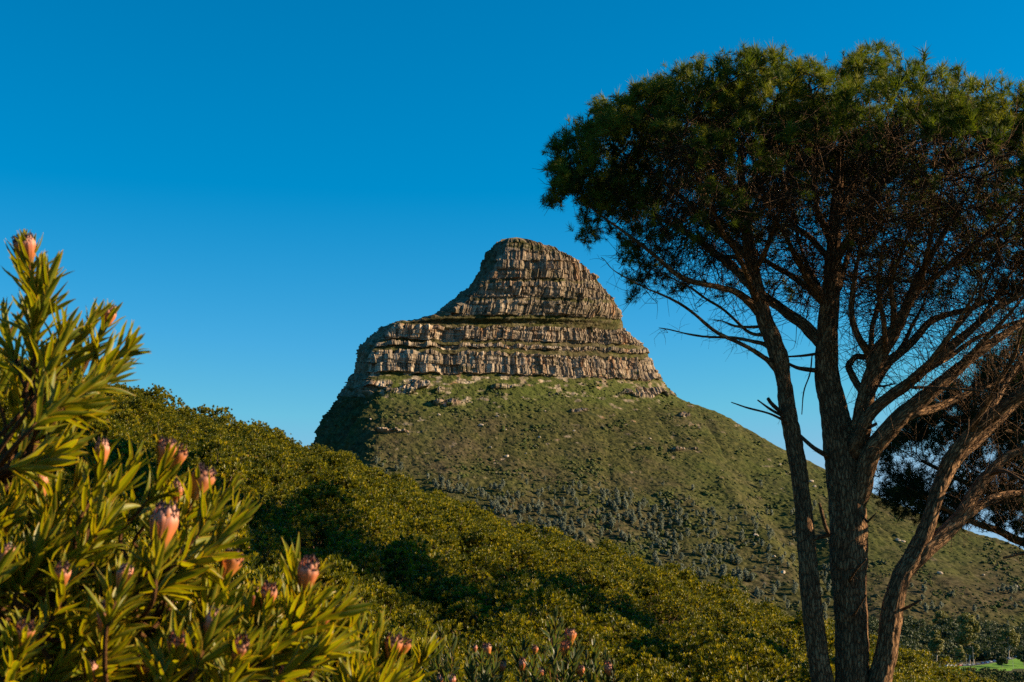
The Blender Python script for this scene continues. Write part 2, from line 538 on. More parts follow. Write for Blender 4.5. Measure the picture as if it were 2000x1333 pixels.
def build_mountain():
    R = len(ROWS)
    q = np.linspace(0, 1, NQ)
    t = t_of_q(q)[None]
    row = ROWS[:, None]
    xl, xc, xr = tab(ROWS, XL_T)[:, None], tab(ROWS, XC_T)[:, None], tab(ROWS, XR_T)[:, None]
    Yf = YF[:, None]
    wr = (xr - xc)[:, 0] / FPX * YF
    # the depth of the hill changes smoothly with height even where its outline steps
    gp = np.arange(ROWS[0], ROWS[-1], 1.0)
    gw = np.interp(gp, ROWS, wr)
    ke = np.exp(-(np.arange(-60, 61) / 24.0) ** 2); ke /= ke.sum()
    gw = np.convolve(np.pad(gw, 60, mode='edge'), ke, mode='valid')
    w = np.interp(ROWS, gp, gw)[:, None]
    kk = np.interp(ROWS, [466, 640, 760, 900, 1100, 1345], [0.62, 0.52, 0.46, 0.34, 0.22, 0.12])[:, None]
    # front face
    px = xc + (xr - xc) * t
    D = Yf + w * (kk * (1 - np.sqrt(np.clip(1 - t ** 2.2, 0, 1))) + 0.30 * t)
    py = row + dip(px, row)
    # left flank: from the left outline to the corner
    Rr = np.interp(ROWS, [466, 745, 800, 900, 1345], [2, 4, 30, 60, 80])[:, None]
    t0 = np.interp(ROWS, [466, 745, 800, 1345], [.02, .03, .07, .08])[:, None]
    D = D + Rr * np.clip((t0 - t) / t0, 0, 1) ** 2
    s = np.linspace(0, 1, NL, endpoint=False)[None]
    dl = np.interp(ROWS, [466, 600, 640, 740, 900, 1345], [40, 110, 150, 190, 260, 330])[:, None]
    pxl = xl + (xc - xl) * s ** 1.5
    Dl = Yf + Rr + np.maximum(dl - Rr * .5, 20) * (1 - s)
    pyl = row + dip(pxl, row)
    front = P(px, py, D)
    left = P(pxl, pyl, Dl)
    # back: half ellipse from the right outline round to the left outline
    a = front[:, -1]; b = left[:, 0]
    th = np.linspace(0, math.pi, NB + 2)[1:-1]
    mid = (a + b) / 2
    half = (a - b) / 2
    dep = np.maximum(np.linalg.norm(half[:, :2], axis=1) * 0.8, 10)
    back = mid[:, None] + half[:, None] * np.cos(th)[None, :, None]
    back[..., 1] += dep[:, None] * np.sin(th)[None]
    G = np.concatenate([left, front, back], 1)
    PX = np.concatenate([pxl, px, np.repeat(px[:, -1:], NB, 1)], 1)
    PY = np.concatenate([pyl, py, np.repeat(py[:, -1:], NB, 1)], 1)
    ROWG = np.broadcast_to(row, PX.shape)
    # outward direction
    du = np.gradient(G, axis=1); dv = np.gradient(G, axis=0)
    N = unit(np.cross(du, dv))
    if N[R // 2, NL + NQ // 2, 1] > 0:
        N = -N
    # band wobble so that ledges are broken
    X, Yw, Z = G[..., 0], G[..., 1], G[..., 2]
    isl = np.arange(PX.shape[1])[None] < NL
    sco = np.where(isl, X - (Yw - Yf) * 0.8, X + np.clip(Yw - Yf, 0, 600) * 0.6)
    wob = 5.5 * vnoise(v3(sco * 0.009, Z * 0.0, 9.0), 2) * np.clip((700 - ROWG) / 60, 0.25, 1) + 4.2 * vnoise(v3(sco * 0.018, Z * 0.0, 0.0), 3) + 3.0 * vnoise(v3(sco * 0.06, Z * 0.01, 5.0), 4) + 1.2 * vnoise(v3(sco * 0.2, Z * 0.05, 5.0), 6)
    sl, cl = band_lookup(ROWG + wob)
    # soften
    ker = np.array([.2, .6, .2])
    cl = ker[0] * np.roll(cl, 1, 0) + ker[1] * cl + ker[2] * np.roll(cl, -1, 0)
    cl[-1] = 0
    # low outcrops left and right of the scrub apron
    def blob(cx, cy, rx, ry):
        return np.clip(1.35 - ((PX - cx) / rx) ** 2 - ((PY - cy) / ry) ** 2, 0, 1)
    outc = np.maximum.reduce([blob(790, 757, 92, 15), blob(718, 757, 24, 17), blob(1265, 768, 62, 11), blob(1335, 813, 14, 5), blob(1130, 804, 18, 3), blob(955, 757, 60, 5),
                              blob(770, 845, 54, 2.5), blob(1335, 881, 26, 4), blob(868, 788, 40, 6)])
    outc = np.where(vnoise(v3(sco * 0.06, Z * 0.1, 2.0), 31) + 0.9 * outc - 0.45 > 0, outc, outc * 0.15)
    outc_nl = outc
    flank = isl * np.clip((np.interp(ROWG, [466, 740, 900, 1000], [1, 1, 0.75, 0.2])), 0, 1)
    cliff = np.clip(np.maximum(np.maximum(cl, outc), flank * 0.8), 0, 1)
    # buttresses and columns (sharp vertical steps), differing band by band
    bandid = np.floor((ROWG + wob * 0.5) / 17.0)
    chute = (1 - 2 * np.abs(vnoise(v3(sco / 52.0 + 0.1 * vnoise(v3(Z / 40.0, 0, 0), 14), Z / 420.0, 0.0), 13)))
    p = v3(sco / 34.0, Z / 160.0, bandid * 0.13)
    butt = 1 - 2 * np.abs(vnoise(p, 11))
    p2 = v3(sco / 13.0, Z / 70.0, bandid * 1.7)
    butt2 = 1 - 2 * np.abs(vnoise(p2, 12))
    def steps(width, hz, seed, jit=0.8):
        sw = sco + jit * width * vnoise(v3(sco / width * 0.7, Z / hz, 1.0), seed)
        zz = np.floor(Z / hz + 3 * h3(np.floor(sw / width).astype(np.int64), np.zeros_like(bandid, dtype=np.int64), np.zeros_like(bandid, dtype=np.int64), seed + 3))
        return h3(np.floor(sw / width).astype(np.int64), zz.astype(np.int64), bandid.astype(np.int64), seed + 1) * 2 - 1
    col = steps(6.5, 60.0, 21) * 0.95 + steps(3.4, 30.0, 24) * 0.7 + steps(2.0, 14.0, 27) * 0.25
    strat = vnoise(v3(sco / 70.0, Z / 3.4, 0.0), 41) * 0.75 + vnoise(v3(sco / 40.0, Z / 1.6, 3.0), 42) * 0.25
    rough = fbm(G / 3.0, 3, 51)
    disp = cliff * (-2.8 + 3.6 * chute + 3.3 * butt + 2.8 * butt2 + 2.2 * col + 1.5 * strat + 0.45 * rough)
    soft = 1 - cliff
    far = np.clip((ROWG - 735) / 40, 0, 1)
    bushy = fbm(G / 5.0, 3, 61)
    rill = np.abs(vnoise(v3(sco / 46.0 + .35 * vnoise(v3(sco / 60.0, Z / 60.0, 1.0), 83), Z / 330.0, 4.0), 84))
    disp += soft * far * np.clip((ROWG - 770) / 80, 0, 1) * (3.6 * np.clip(rill * 2.0, 0, 1) - 2.4) * np.clip(.45 + 1.3 * vnoise(v3(sco / 130.0, Z / 110.0, 7.0), 86), 0, 1)
    disp += soft * (1.5 * bushy + far * (4.0 * fbm(G / 55.0, 3, 71) + 1.2 * np.abs(fbm(G / 11.0, 2, 81))))
    disp += outc * far * 4.0
    disp += flank * 9.0 * fbm(G / 45.0, 3, 91)
    edge_zone = np.exp(-((PX - np.interp(PY, [740, 800, 900, 1000], [715, 712, 705, 660])) / 45.0) ** 2) * np.clip((ROWG - 735) / 30, 0, 1)
    disp += edge_zone * 9.0 * fbm(G / 16.0, 3, 95)
    # gully to the right of the spur that runs down from (1400,860) to (1600,1200)
    gx = np.interp(PY, [840, 900, 960, 1020, 1100, 1180, 1300], [1385, 1405, 1445, 1490, 1545, 1585, 1650])
    dd = (PX - gx)
    gully = np.where(dd > 0, np.exp(-(dd / 75.0) ** 2), np.exp(-(dd / 30.0) ** 2)) * np.clip((PY - 850) / 120, 0, 1)
    disp += np.where(ROWG > 800, -16.0 * np.exp(-((dd - 45) / 55.0) ** 2) * np.clip((PY - 850) / 160, 0, 1) + 7.0 * np.exp(-((dd + 12) / 26.0) ** 2) * np.clip((PY - 850) / 160, 0, 1), 0)
    nb = PX.shape[1] - NB
    disp[:, nb:] *= 0.2
    disp *= np.clip((ROWG - 465.5) / 6, 0.1, 1)
    Ndir = N.copy()
    Ndir[..., 2] *= np.where(cliff > 0.4, 0.35, 1.0)
    Ndir = unit(Ndir)
    G = G + Ndir * disp[..., None]
    # vegetation mask, plus painted shade on the left flank
    vn = fbm(G / 14.0, 4, 101) + 0.5 * vnoise(G / 3.0, 103)
    veg_and_shade = np.clip((1 - cliff * 1.15) * 1.25 + 0.55 * vn, 0, 1)
    veg_and_shade = np.where(ROWG < 640, np.clip(veg_and_shade + 0.35 * np.clip(fbm(v3(sco / 30, Z / 12, 9.0), 3, 107) * 2.2 - 0.1, 0, 1), 0, 1), veg_and_shade)
    lb = fbm(v3(sco / 22.0, Z / 5.0, 2.0), 3, 108)
    veg_and_shade = np.where(ROWG < 735, np.clip(veg_and_shade * (0.8 + 1.5 * np.clip(lb + .35, 0, 1)), 0, 1), veg_and_shade)
    ledge_crack = np.clip((vnoise(v3(sco / 40, Z / 3.0, 0.0), 41) * -1.0 - 0.45) * 3, 0, 1) * cliff
    veg_and_shade = np.clip(veg_and_shade + 0.6 * ledge_crack * (vn > -0.2), 0, 1)
    veg_and_shade = np.where(ROWG > 778, np.clip(1 - outc * 1.3, 0, 1), veg_and_shade)
    scree = fbm(v3(sco / 15.0, Z / 5.0, 3.0), 4, 141)
    veg_and_shade = np.where(ROWG > 732, np.clip(veg_and_shade - np.clip((scree - np.interp(ROWG, [735, 760, 800, 950, 1345], [.06, .22, .42, .52, .58])) * 4, 0, .8), 0, 1), veg_and_shade)
    veg_and_shade = np.where(isl, 0.5 + veg_and_shade * 0.5, veg_and_shade)  # flank gets extra dark scrub colour to deepen its shade
    org = np.clip(fbm(v3(sco / 40, Z / 30, 4.0), 3, 111) * 1.6 + 0.35, 0, 1)
    pale = (0.25 + 0.75 * np.clip((ROWG - 560) / 100, 0, 1)) * np.clip(0.35 + (1180 - PX) / 300, 0.35, 1) * np.clip(steps(4.5, 40, 29) * 1.5 - .1, 0, 1)
    nz = fbm(G / 120.0, 3, 121)
    brown = np.clip(np.exp(-((PX - 1850) / 190) ** 2 - ((PY - 1165) / 62) ** 2) * 1.3 + np.exp(-((PX - 1180) / 330) ** 2 - ((PY - 1010) / 90) ** 2) * 0.75
                    + np.exp(-((PX - 830) / 150) ** 2 - ((PY - 880) / 60) ** 2) * 0.8 + nz * 0.5, 0, 1)
    brown = np.where(ROWG < 737, np.clip(0.45 + 0.7 * lb, 0, 1), brown)
    lush = np.clip(np.exp(-((PY - 765) / 42) ** 2) * 0.75 * (PX > 740) + np.exp(-((PX - 1500) / 220) ** 2 - ((PY - 950) / 110) ** 2) * 0.5 + np.exp(-((PX - 1790) / 150) ** 2 - ((PY - 1085) / 45) ** 2) * 0.55
                    + fbm(G / 30.0, 3, 131) * 0.5 - 0.05, 0, 1)
    lush = lush * (1 - 0.8 * gully)
    C = G.shape[1]
    V = G.reshape(-1, 3)
    i = np.arange(R - 1)[:, None] * C
    j = np.arange(C)[None]
    j2 = (j + 1) % C
    Q = np.stack([i + j, i + C + j, i + C + j2, i + j2], -1).reshape(-1, 4)
    top = len(V)
    V = np.vstack([V, G[0].mean(0, keepdims=True) + np.array([[0, 0, 1.5]])])
    jj = np.arange(C)
    T = np.stack([jj, (jj + 1) % C, np.full(C, top)], -1)
    e = lambda a: np.append(np.broadcast_to(a, (R, C)).ravel(), 0.5)
    me = mesh_np('mountain', V, [T, Q], {'veg_and_shade': e(veg_and_shade), 'orange': e(org), 'brown': e(brown), 'pale': e(pale), 'lush': e(lush)}, smooth=False)
    # shade the scrub apron smooth, keep the cliffs faceted
    o = link('mountain', me, M_mount)
    o['kind'] = 'structure'
    return G, gully


MG, MGULLY = build_mountain()


def on_mountain(px, py):
    """point of the built mountain front at photograph pixel (px, py) (arrays) and its outward normal"""
    px = np.asarray(px, float); py = np.asarray(py, float)
    row = py - dip(px, py)
    ri = np.clip(np.searchsorted(ROWS, row), 1, len(ROWS) - 2)
    xc, xr = np.interp(ROWS[ri], ROWS, tab(ROWS, XC_T)), np.interp(ROWS[ri], ROWS, tab(ROWS, XR_T))
    t = np.clip((px - xc) / (xr - xc), 0, 0.999)
    qs = np.linspace(0, 1, 4000)
    q = np.interp(t, t_of_q(qs), qs)
    ci = NL + np.clip((q * (NQ - 1)).astype(int), 1, NQ - 2)
    p = MG[ri, ci]
    n = unit(np.cross(MG[ri, ci + 1] - MG[ri, ci - 1], MG[ri + 1, ci] - MG[ri - 1, ci]))
    n = np.where(n[:, 1:2] > 0, -n, n)
    return p, n


# ------------------------------------------------------------------ ground sheet: near hillside, valley, far land
SIL = np.array([(-200, 560), (0, 680), (130, 722), (235, 757), (300, 778), (400, 806), (500, 842), (610, 882), (700, 907), (800, 940), (900, 977), (1000, 1012), (1100, 1047), (1200, 1082),
                (1300, 1108), (1400, 1142), (1500, 1182), (1560, 1202), (1640, 1227), (1760, 1266), (1850, 1302), (1900, 1322), (2000, 1350), (2200, 1420)], float)
_sp = P(SIL[:, 0], SIL[:, 1], 1.0)
SIL_U, SIL_G = _sp[:, 0], _sp[:, 2]
G0, G1 = np.polyfit(SIL_U, SIL_G, 1)[::-1]
YC, DROP, SH = 50.0, 2.5, 1.3


def hill_top(x, y):
    """height of the top of the shrub cover"""
    yy = np.maximum(y, 6.0)
    u = np.clip(x / yy, SIL_U[0], SIL_U[-1])
    res = (np.interp(u, SIL_U, SIL_G) - (G0 + G1 * u)) * np.clip((y - 6) / 10, 0, 1) * np.maximum(y, 0)
    z = G0 * y + G1 * x + res - DROP * (1 - np.minimum(y, YC) / YC)
    roll = np.clip(y - YC, 0, None)
    return z - 0.0055 * roll ** 2 - 0.02 * roll


GZ = -53.0


def ground_h(x, y):
    r = np.hypot(x, y)
    near = hill_top(x, np.minimum(y, 130)) - SH + 0.25 * vnoise(v3(x / 4.0, y / 4.0), 7)
    near = np.clip(near, GZ - 3, 60)
    f = np.clip((r - 75) / 170, 0, 1)
    f = f * f * (3 - 2 * f)
    far = GZ + 1.2 * vnoise(v3(x / 90.0, y / 90.0), 8)
    return near * (1 - f) + far * f


def build_ground():
    rad = np.concatenate([[0.3], np.geomspace(1.0, 250, 150), np.geomspace(256, 30000, 90)])
    ang = np.concatenate([np.linspace(-0.6, 0.6, 220), np.linspace(0.6, 2 * math.pi - 0.6, 62)[1:-1]])
    A, Rr = np.meshgrid(ang, rad)
    x, y = Rr * np.sin(A), Rr * np.cos(A)
    z = ground_h(x, y)
    C = len(ang)
    V = v3(x, y, z).reshape(-1, 3)
    i = np.arange(len(rad) - 1)[:, None] * C
    j = np.arange(C)[None]
    j2 = (j + 1) % C
    Q = np.stack([i + j, i + j2, i + C + j2, i + C + j], -1).reshape(-1, 4)
    V = np.vstack([V, [[0, 0, ground_h(np.array([0.0]), np.array([0.0]))[0]]]])
    jj = np.arange(C)
    T = np.stack([np.full(C, len(V) - 1), (jj + 1) % C, jj], -1)
    o = link('ground', mesh_np('ground', V, [T, Q]), M_ground)
    o['kind'] = 'structure'


build_ground()


# ------------------------------------------------------------------ far things on the mountain
def blob_template(seed, rings=3, seg=6):
    """small lumpy bush, unit radius, flat-ish bottom"""
    r = np.random.default_rng(seed)
    V = [[0, 0, 1.0]]
    for k in range(1, rings + 1):
        a = k / rings * math.pi * 0.62
        for j in range(seg):
            b = (j + 0.5 * (k % 2)) / seg * 2 * math.pi
            rr = 1 + r.uniform(-.28, .28)
            V.append([math.sin(a) * math.cos(b) * rr, math.sin(a) * math.sin(b) * rr, math.cos(a) * rr])
    F = []
    for j in range(seg):
        F.append([0, 1 + j, 1 + (j + 1) % seg])
    for k in range(rings - 1):
        o1, o2 = 1 + k * seg, 1 + (k + 1) * seg
        for j in range(seg):
            F.append([o1 + j, o2 + j, o2 + (j + 1) % seg])
            F.append([o1 + j, o2 + (j + 1) % seg, o1 + (j + 1) % seg])
    return np.array(V), np.array(F)


def build_slope_scrub():
    r = np.random.default_rng(11)
    n = 30000
    px = r.uniform(690, 2120, n)
    py = 745 + (1300 - 745) * r.random(n) ** 0.9
    xr = np.interp(py, *np.array(XR_T, float).T)
    xc = np.interp(py, *np.array(XC_T, float).T)
    hillv = np.interp(px, SIL[:, 0], SIL[:, 1])
    dens = fbm(v3(px / 45.0, py / 22.0), 3, 5)
    ok = (px > xc + 4) & (px < xr - 2) & (py < hillv + 12) & (dens + r.uniform(-.55, .45, n) > -0.12)
    px, py, dens = px[ok], py[ok], dens[ok]
    p, nrm = on_mountain(px, py)
    m = MB()
    kind = r.integers(0, 5, len(px))
    size = r.uniform(0.5, 1.5, len(px)) ** 1.3 * (1 + 0.8 * (dens > 0.3))
    rnd = np.clip(r.random(len(px)) * 0.75 + 0.2 * vnoise(v3(px / 30.0, py / 15.0), 6) + 0.1, 0, 1)
    for k in range(5):
        i = np.where(kind == k)[0]
        tv, tf = blob_template(300 + k)
        tv = tv * np.array([1, 1, 0.85])
        a = r.random(len(i)) * 6.28
        M = np.zeros((len(i), 3, 3)); M[:, 0, 0] = np.cos(a); M[:, 0, 1] = -np.sin(a); M[:, 1, 0] = np.sin(a); M[:, 1, 1] = np.cos(a); M[:, 2, 2] = 1
        V, F = scatter(tv, tf, M, p[i] + np.array([0, 0, -0.1]), size[i])
        m.add(V, F, rnd=np.repeat(rnd[i], len(tv)))
    o = link('scrub', m.mesh('scrub', smooth=False), M_scrub)
    tag(o, 'low olive and brown scrub bushes covering the mountain slope', 'scrub', kind='stuff')


build_slope_scrub()


def leaf_clumps(r, centres, radii, per, leaf, flat=1.0):
    """leaf-sized quads spread through ellipsoid clumps; returns V, F, rnd"""
    n = len(centres) * per
    d = unit(r.normal(size=(n, 3)))
    rr = r.random(n) ** 0.45
    c = np.repeat(centres, per, 0)
    R = np.repeat(radii, per, 0)
    pos = c + d * rr[:, None] * R
    nrm = unit(d * 0.8 + r.normal(size=(n, 3)) * 0.7 + np.array([0, 0, 0.25]))
    M = frames(nrm, r=r)
    tv = np.array([[-.5, -.5, 0.12], [.5, -.5, -0.12], [.5, .5, 0.12], [-.5, .5, -0.12]])
    s = leaf * r.uniform(0.6, 1.4, n)
    V, F = scatter(tv, np.array([[0, 1, 2, 3]]), M, pos, s)
    rnd = np.clip(np.repeat(r.random(n) * 0.6 + np.repeat(r.random(len(centres)) * 0.4, per), 4), 0, 1)
    return V, F, rnd


M_silver = mat_leafy('silver_tree_leaves', [(0.0, (0.095, 0.115, 0.08)), (0.6, (0.20, 0.225, 0.165)), (1.0, (0.33, 0.35, 0.27))], (1.1, 1.1, 0.95), 0.6, 0.3, 0.4)
M_darktrunk = mat_plain('weathered_trunk', (0.11, 0.085, 0.065), 0.9)
M_gum = mat_leafy('gum_tree_leaves', [(0.0, (0.06, 0.07, 0.018)), (0.5, (0.16, 0.16, 0.038)), (1.0, (0.27, 0.24, 0.07))], (1.3, 1.2, 0.5), 0.5, 0.35, 0.25)
M_wood = mat_leafy('woodland_leaves', [(0.0, (0.018, 0.03, 0.012)), (0.6, (0.04, 0.058, 0.02)), (1.0, (0.075, 0.09, 0.03))], (1.2, 1.2, 0.5), 0.6, 0.3, 0.2)
M_paletrunk = mat_plain('pale_gum_trunk', (0.42, 0.33, 0.25), 0.8)


def silver_proto(seed):
    r = np.random.default_rng(seed)
    m = MB()
    h = r.uniform(5.5, 8.5)
    V, F, tc = tube(catmull([[0, 0, -0.6], [r.uniform(-.2, .2), r.uniform(-.2, .2), h * 0.4], [r.uniform(-.3, .3), r.uniform(-.3, .3), h * 0.85]], 6), np.linspace(0.2, 0.06, 6), 5)
    m.add(V, F, 1, rnd=0.5)
    k = int(r.integers(7, 11))
    z = np.linspace(0.28, 0.95, k) * h
    wid = h * 0.2 * np.sin(np.linspace(0.7, 2.9, k)) + 0.35
    c = np.stack([r.normal(0, .35, k) * wid, r.normal(0, .35, k) * wid, z], -1)
    V, F, rnd = leaf_clumps(r, c, np.stack([wid, wid, wid * 0.95], -1), 60, 0.55)
    m.add(V, F, 0, rnd=rnd)
    return m.mesh('silver_tree', smooth=False)


def build_silver_trees():
    r = np.random.default_rng(21)
    N = 9000
    px = r.uniform(725, 2010, N); py = r.uniform(880, 1240, N)
    hillv = np.interp(px, SIL[:, 0], SIL[:, 1])
    top = np.interp(px, [725, 800, 900, 1000, 1100, 1200, 1300, 1400, 1480, 1560, 1640, 1720, 2010], [905, 910, 925, 925, 940, 945, 945, 960, 985, 960, 1000, 1120, 1150])
    w = np.clip((py - top) / 60, 0, 1) * 0.9
    w *= np.where(px > 1480, 0.35, 1) * np.where(px > 1660, 0.35, 1)
    w *= np.where((px > 1330) & (px < 1480), np.clip((py - 985) / 120, .15, 1), 1)
    w *= np.clip(0.5 + 1.7 * fbm(v3(px / 34.0, py / 24.0), 3, 9), 0.03, 1)
    ok = (py < hillv + 8) & (r.random(N) < w)
    px, py = px[ok][:620], py[ok][:620]
    # a few stragglers and the clump at the right
    ex = np.array([(742, 905), (1590, 992), (1615, 1010), (1622, 1055), (1625, 1100), (1636, 1075), (1560, 1010), (1512, 1030), (1514, 985), (1490, 940), (1950, 1158), (1960, 1160), (1968, 1156), (1976, 1162), (1983, 1160), (1942, 1162), (1808, 1145), (1986, 1190), (1740, 990), (1752, 994), (1770, 998)], float)
    px = np.append(ex[:, 0], px); py = np.append(ex[:, 1], py)
    p, n = on_mountain(px, py)
    protos = [silver_proto(500 + k) for k in range(6)]
    for me in protos:
        me.materials.append(M_silver); me.materials.append(M_darktrunk)
    order = np.argsort(np.linalg.norm(p, axis=1))
    rest = MB()
    for k, i in enumerate(order):
        s = r.uniform(0.55, 1.3)
        if k < 300:
            o = bpy.data.objects.new('silver_tree', protos[int(r.integers(0, 6))])
            COL.objects.link(o)
            o.location = p[i]
            o.rotation_euler = (0, 0, r.random() * 6.28)
            o.scale = (s * r.uniform(0.85, 1.15), s * r.uniform(0.85, 1.15), s)
            tag(o, 'small blue-grey tree with a narrow leafy crown scattered on the lower mountain slope', 'tree', 'blue-grey trees on the mountain slope')
        else:
            me = protos[int(r.integers(0, 6))]
            co = np.empty(len(me.vertices) * 3, np.float32); me.vertices.foreach_get('co', co)
            fv = np.array([tuple(pl.vertices) for pl in me.polygons if len(pl.vertices) == 4])
            rn = np.empty(len(me.vertices), np.float32); me.attributes['rnd'].data.foreach_get('value', rn)
            rest.add(co.reshape(-1, 3) * s + p[i], fv, 0, rnd=rn)
    if rest.n:
        o = link('distant_trees', rest.mesh('distant_trees', smooth=False), M_silver)
        tag(o, 'further blue-grey trees scattered higher up the mountain slope', 'trees', kind='stuff')


build_silver_trees()

M_boulder = mat_plain('pale_boulder', (0.42, 0.34, 0.26), 0.9)


def boulder_mesh(seed):
    r = np.random.default_rng(seed)
    n, sgm = 9, 12
    V = [[0, 0, 1.0]]
    for k in range(1, n):
        a = k / n * math.pi
        for j in range(sgm):
            b = j / sgm * 2 * math.pi
            V.append([math.sin(a) * math.cos(b), math.sin(a) * math.sin(b), math.cos(a)])
    V.append([0, 0, -1.0])
    V = np.array(V)
    for k in range(9):                               # chop flat faces
        d = unit(r.normal(size=(1, 3)))[0]
        h = r.uniform(0.5, 0.8)
        e = V @ d - h
        V = V - np.outer(np.clip(e, 0, None), d)
    V = V * (1 + 0.12 * fbm(V * 1.7 + seed, 3, seed))[:, None]
    F = []
    Q = []
    for j in range(sgm):
        F.append([0, 1 + j, 1 + (j + 1) % sgm])
        o = 1 + (n - 2) * sgm
        F.append([o + j, len(V) - 1, o + (j + 1) % sgm])
    for k in range(n - 2):
        for j in range(sgm):
            Q.append([1 + k * sgm + j, 1 + (k + 1) * sgm + j, 1 + (k + 1) * sgm + (j + 1) % sgm, 1 + k * sgm + (j + 1) % sgm])
    return mesh_np('boulder', V * np.array([1, 0.8, 0.62]), [np.array(F), np.array(Q)], smooth=False)


BOULDERS = [
    (939, 831, 13, 'large grey boulder high in the middle of the green slope below the cliffs'),
    (971, 816, 8, 'pale boulder just up and right of the large grey boulder below the cliffs'),
    (1020, 778, 6, 'small pale boulder right under the middle of the lowest cliff band'),
    (921, 784, 5, 'small boulder in the bright green strip under the left half of the lowest cliff'),
    (857, 814, 7, 'pale boulder on the scrub below the left rock outcrop, short of the large grey boulder'),
    (724, 819, 6, 'boulder beside the dark left flank of the mountain, below its corner'),
    (988, 838, 6, 'small pale rock to the right of the large grey boulder, at the same height'),
    (1054, 853, 8, 'pale angular boulder on the slope right of the middle, below the large grey boulder'),
    (990, 893, 13, 'wide white flat-topped rock alone in the middle of the slope above the blue-grey trees'),
    (958, 876, 6, 'narrow pale rock up and left of the wide white flat-topped rock'),
    (1027, 887, 6, 'small white rock just right of the wide white flat-topped rock'),
    (1121, 844, 6, 'single small boulder on the plain green slope well right of the other rocks'),
    (1065, 802, 5, 'small boulder on the grass below the right half of the lowest cliff'),
    (1042, 832, 5, 'tiny pale rock between the large grey boulder and the pale angular boulder'),
    (1586, 938, 11, 'pale boulder beside the slender left pine stem, on the slope skyline'),
    (1592, 946, 9, 'lower of the two touching boulders beside the slender left pine stem'),
    (1755, 1056, 12, 'left of the bright boulder pair between the main pine trunk and its leaning stem'),
    (1764, 1058, 11, 'right of the bright boulder pair between the main pine trunk and its leaning stem'),
    (1836, 1122, 13, 'bright boulder alone on the brownish slope right of the leaning pine stem'),
    (1476, 1050, 12, 'pinkish boulder on the spur of the slope left of the slender pine stem'),
    (1512, 1088, 9, 'small boulder on the lower spur close to the slender left pine stem'),
    (1528, 1120, 12, 'lowest boulder on the spur beside the slender left pine stem'),
    (1988, 1147, 13, 'grey boulder at the right edge of the picture beside a clump of blue-grey trees'),
    (1525, 903, 6, 'flat rock near the upper right skyline of the slope, left of the slender pine stem'),
    (1922, 1118, 6, 'tiny rock on the slope under the bare drooping pine branches at the right'),
    (1270, 858, 6, 'small pale rock on the smooth green slope below the right end of the cliffs'),
]


def build_boulders():
    r = np.random.default_rng(5)
    arr = np.array([(b[0], b[1]) for b in BOULDERS], float)
    p, n = on_mountain(arr[:, 0], arr[:, 1])
    for k, b in enumerate(BOULDERS):
        me = boulder_mesh(700 + k)
        me.materials.append(M_boulder)
        o = bpy.data.objects.new('boulder', me)
        COL.objects.link(o)
        o.location = p[k] + n[k] * 0.3
        s = b[2] / FPX * p[k][1] * 0.52
        o.scale = (s, s, s)
        o.rotation_euler = (r.uniform(-.2, .2), r.uniform(-.2, .2), r.uniform(-.6, .6))
        tag(o, b[3], 'boulder', 'boulders on the mountain slope')


build_boulders()


# ------------------------------------------------------------------ tall gum trees, road, cars and lawn in the saddle
def flat_at(px, py, z=GZ):
    d = P(px, py, 1.0)
    return d * (z / d[..., 2:3])


def gum_tree(px_l, px_r, py_t, py_b, label, seed, mats=(None, None), name='gum_tree', lean=0.0, dens=1.0):
    r = np.random.default_rng(seed)
    base = flat_at((px_l + px_r) / 2, py_b)
    sc_ = base[1] / FPX
    h = (py_b - py_t) * sc_
    w = (px_r - px_l) * sc_
    root = thing(name, base, label, 'tree', 'tall gum trees beside the road')
    mt = MB()
    top = np.array([lean * w, 0, h * 0.9])
    st = catmull([[0, 0, -0.8], [w * 0.05, 0, h * 0.3], top * 0.65 + np.array([-w * .05, 0, 0]), top], 14)
    V, F, tc = tube(st, np.linspace(0.5, 0.12, 14) * max(h / 28, .5), 8)
    mt.add(V, F, tube=tc)
    cen, rad = [], []
    k = int((13 + h * 0.5) * dens)
    for i in range(k):
        f = r.uniform(0.22, 1.0)
        prof = math.sin(math.pi * min(1, 0.18 + 0.8 * f)) ** 0.6 if f > .5 else 0.55 + 0.5 * f
        a = r.random() * 6.28
        rr = w * 0.46 * prof * r.uniform(0.35, 1.0)
        c = np.array([math.cos(a) * rr + lean * w * f, math.sin(a) * rr, h * (0.14 + 0.84 * f)])
        s = r.uniform(0.09, 0.17) * w * r.uniform(.9, 1.4)
        cen.append(c); rad.append([s * 1.15, s * 1.15, s * 0.8])
        a0 = st[int(min(12, f * 10))]
        V, F, tc = tube(catmull([a0, (a0 + c) / 2 + np.array([0, 0, -0.3]), c], 5), np.linspace(0.16, 0.04, 5), 4)
        mt.add(V, F, tube=tc)
    link('trunk', mt.mesh('trunk'), M_paletrunk, root)
    mc = MB()
    V, F, rnd = leaf_clumps(r, np.array(cen), np.array(rad), 260, 0.75)
    mc.add(V, F, rnd=rnd)
    link('crown', mc.mesh('crown', smooth=False), mats[0] or M_gum, root)
    return root


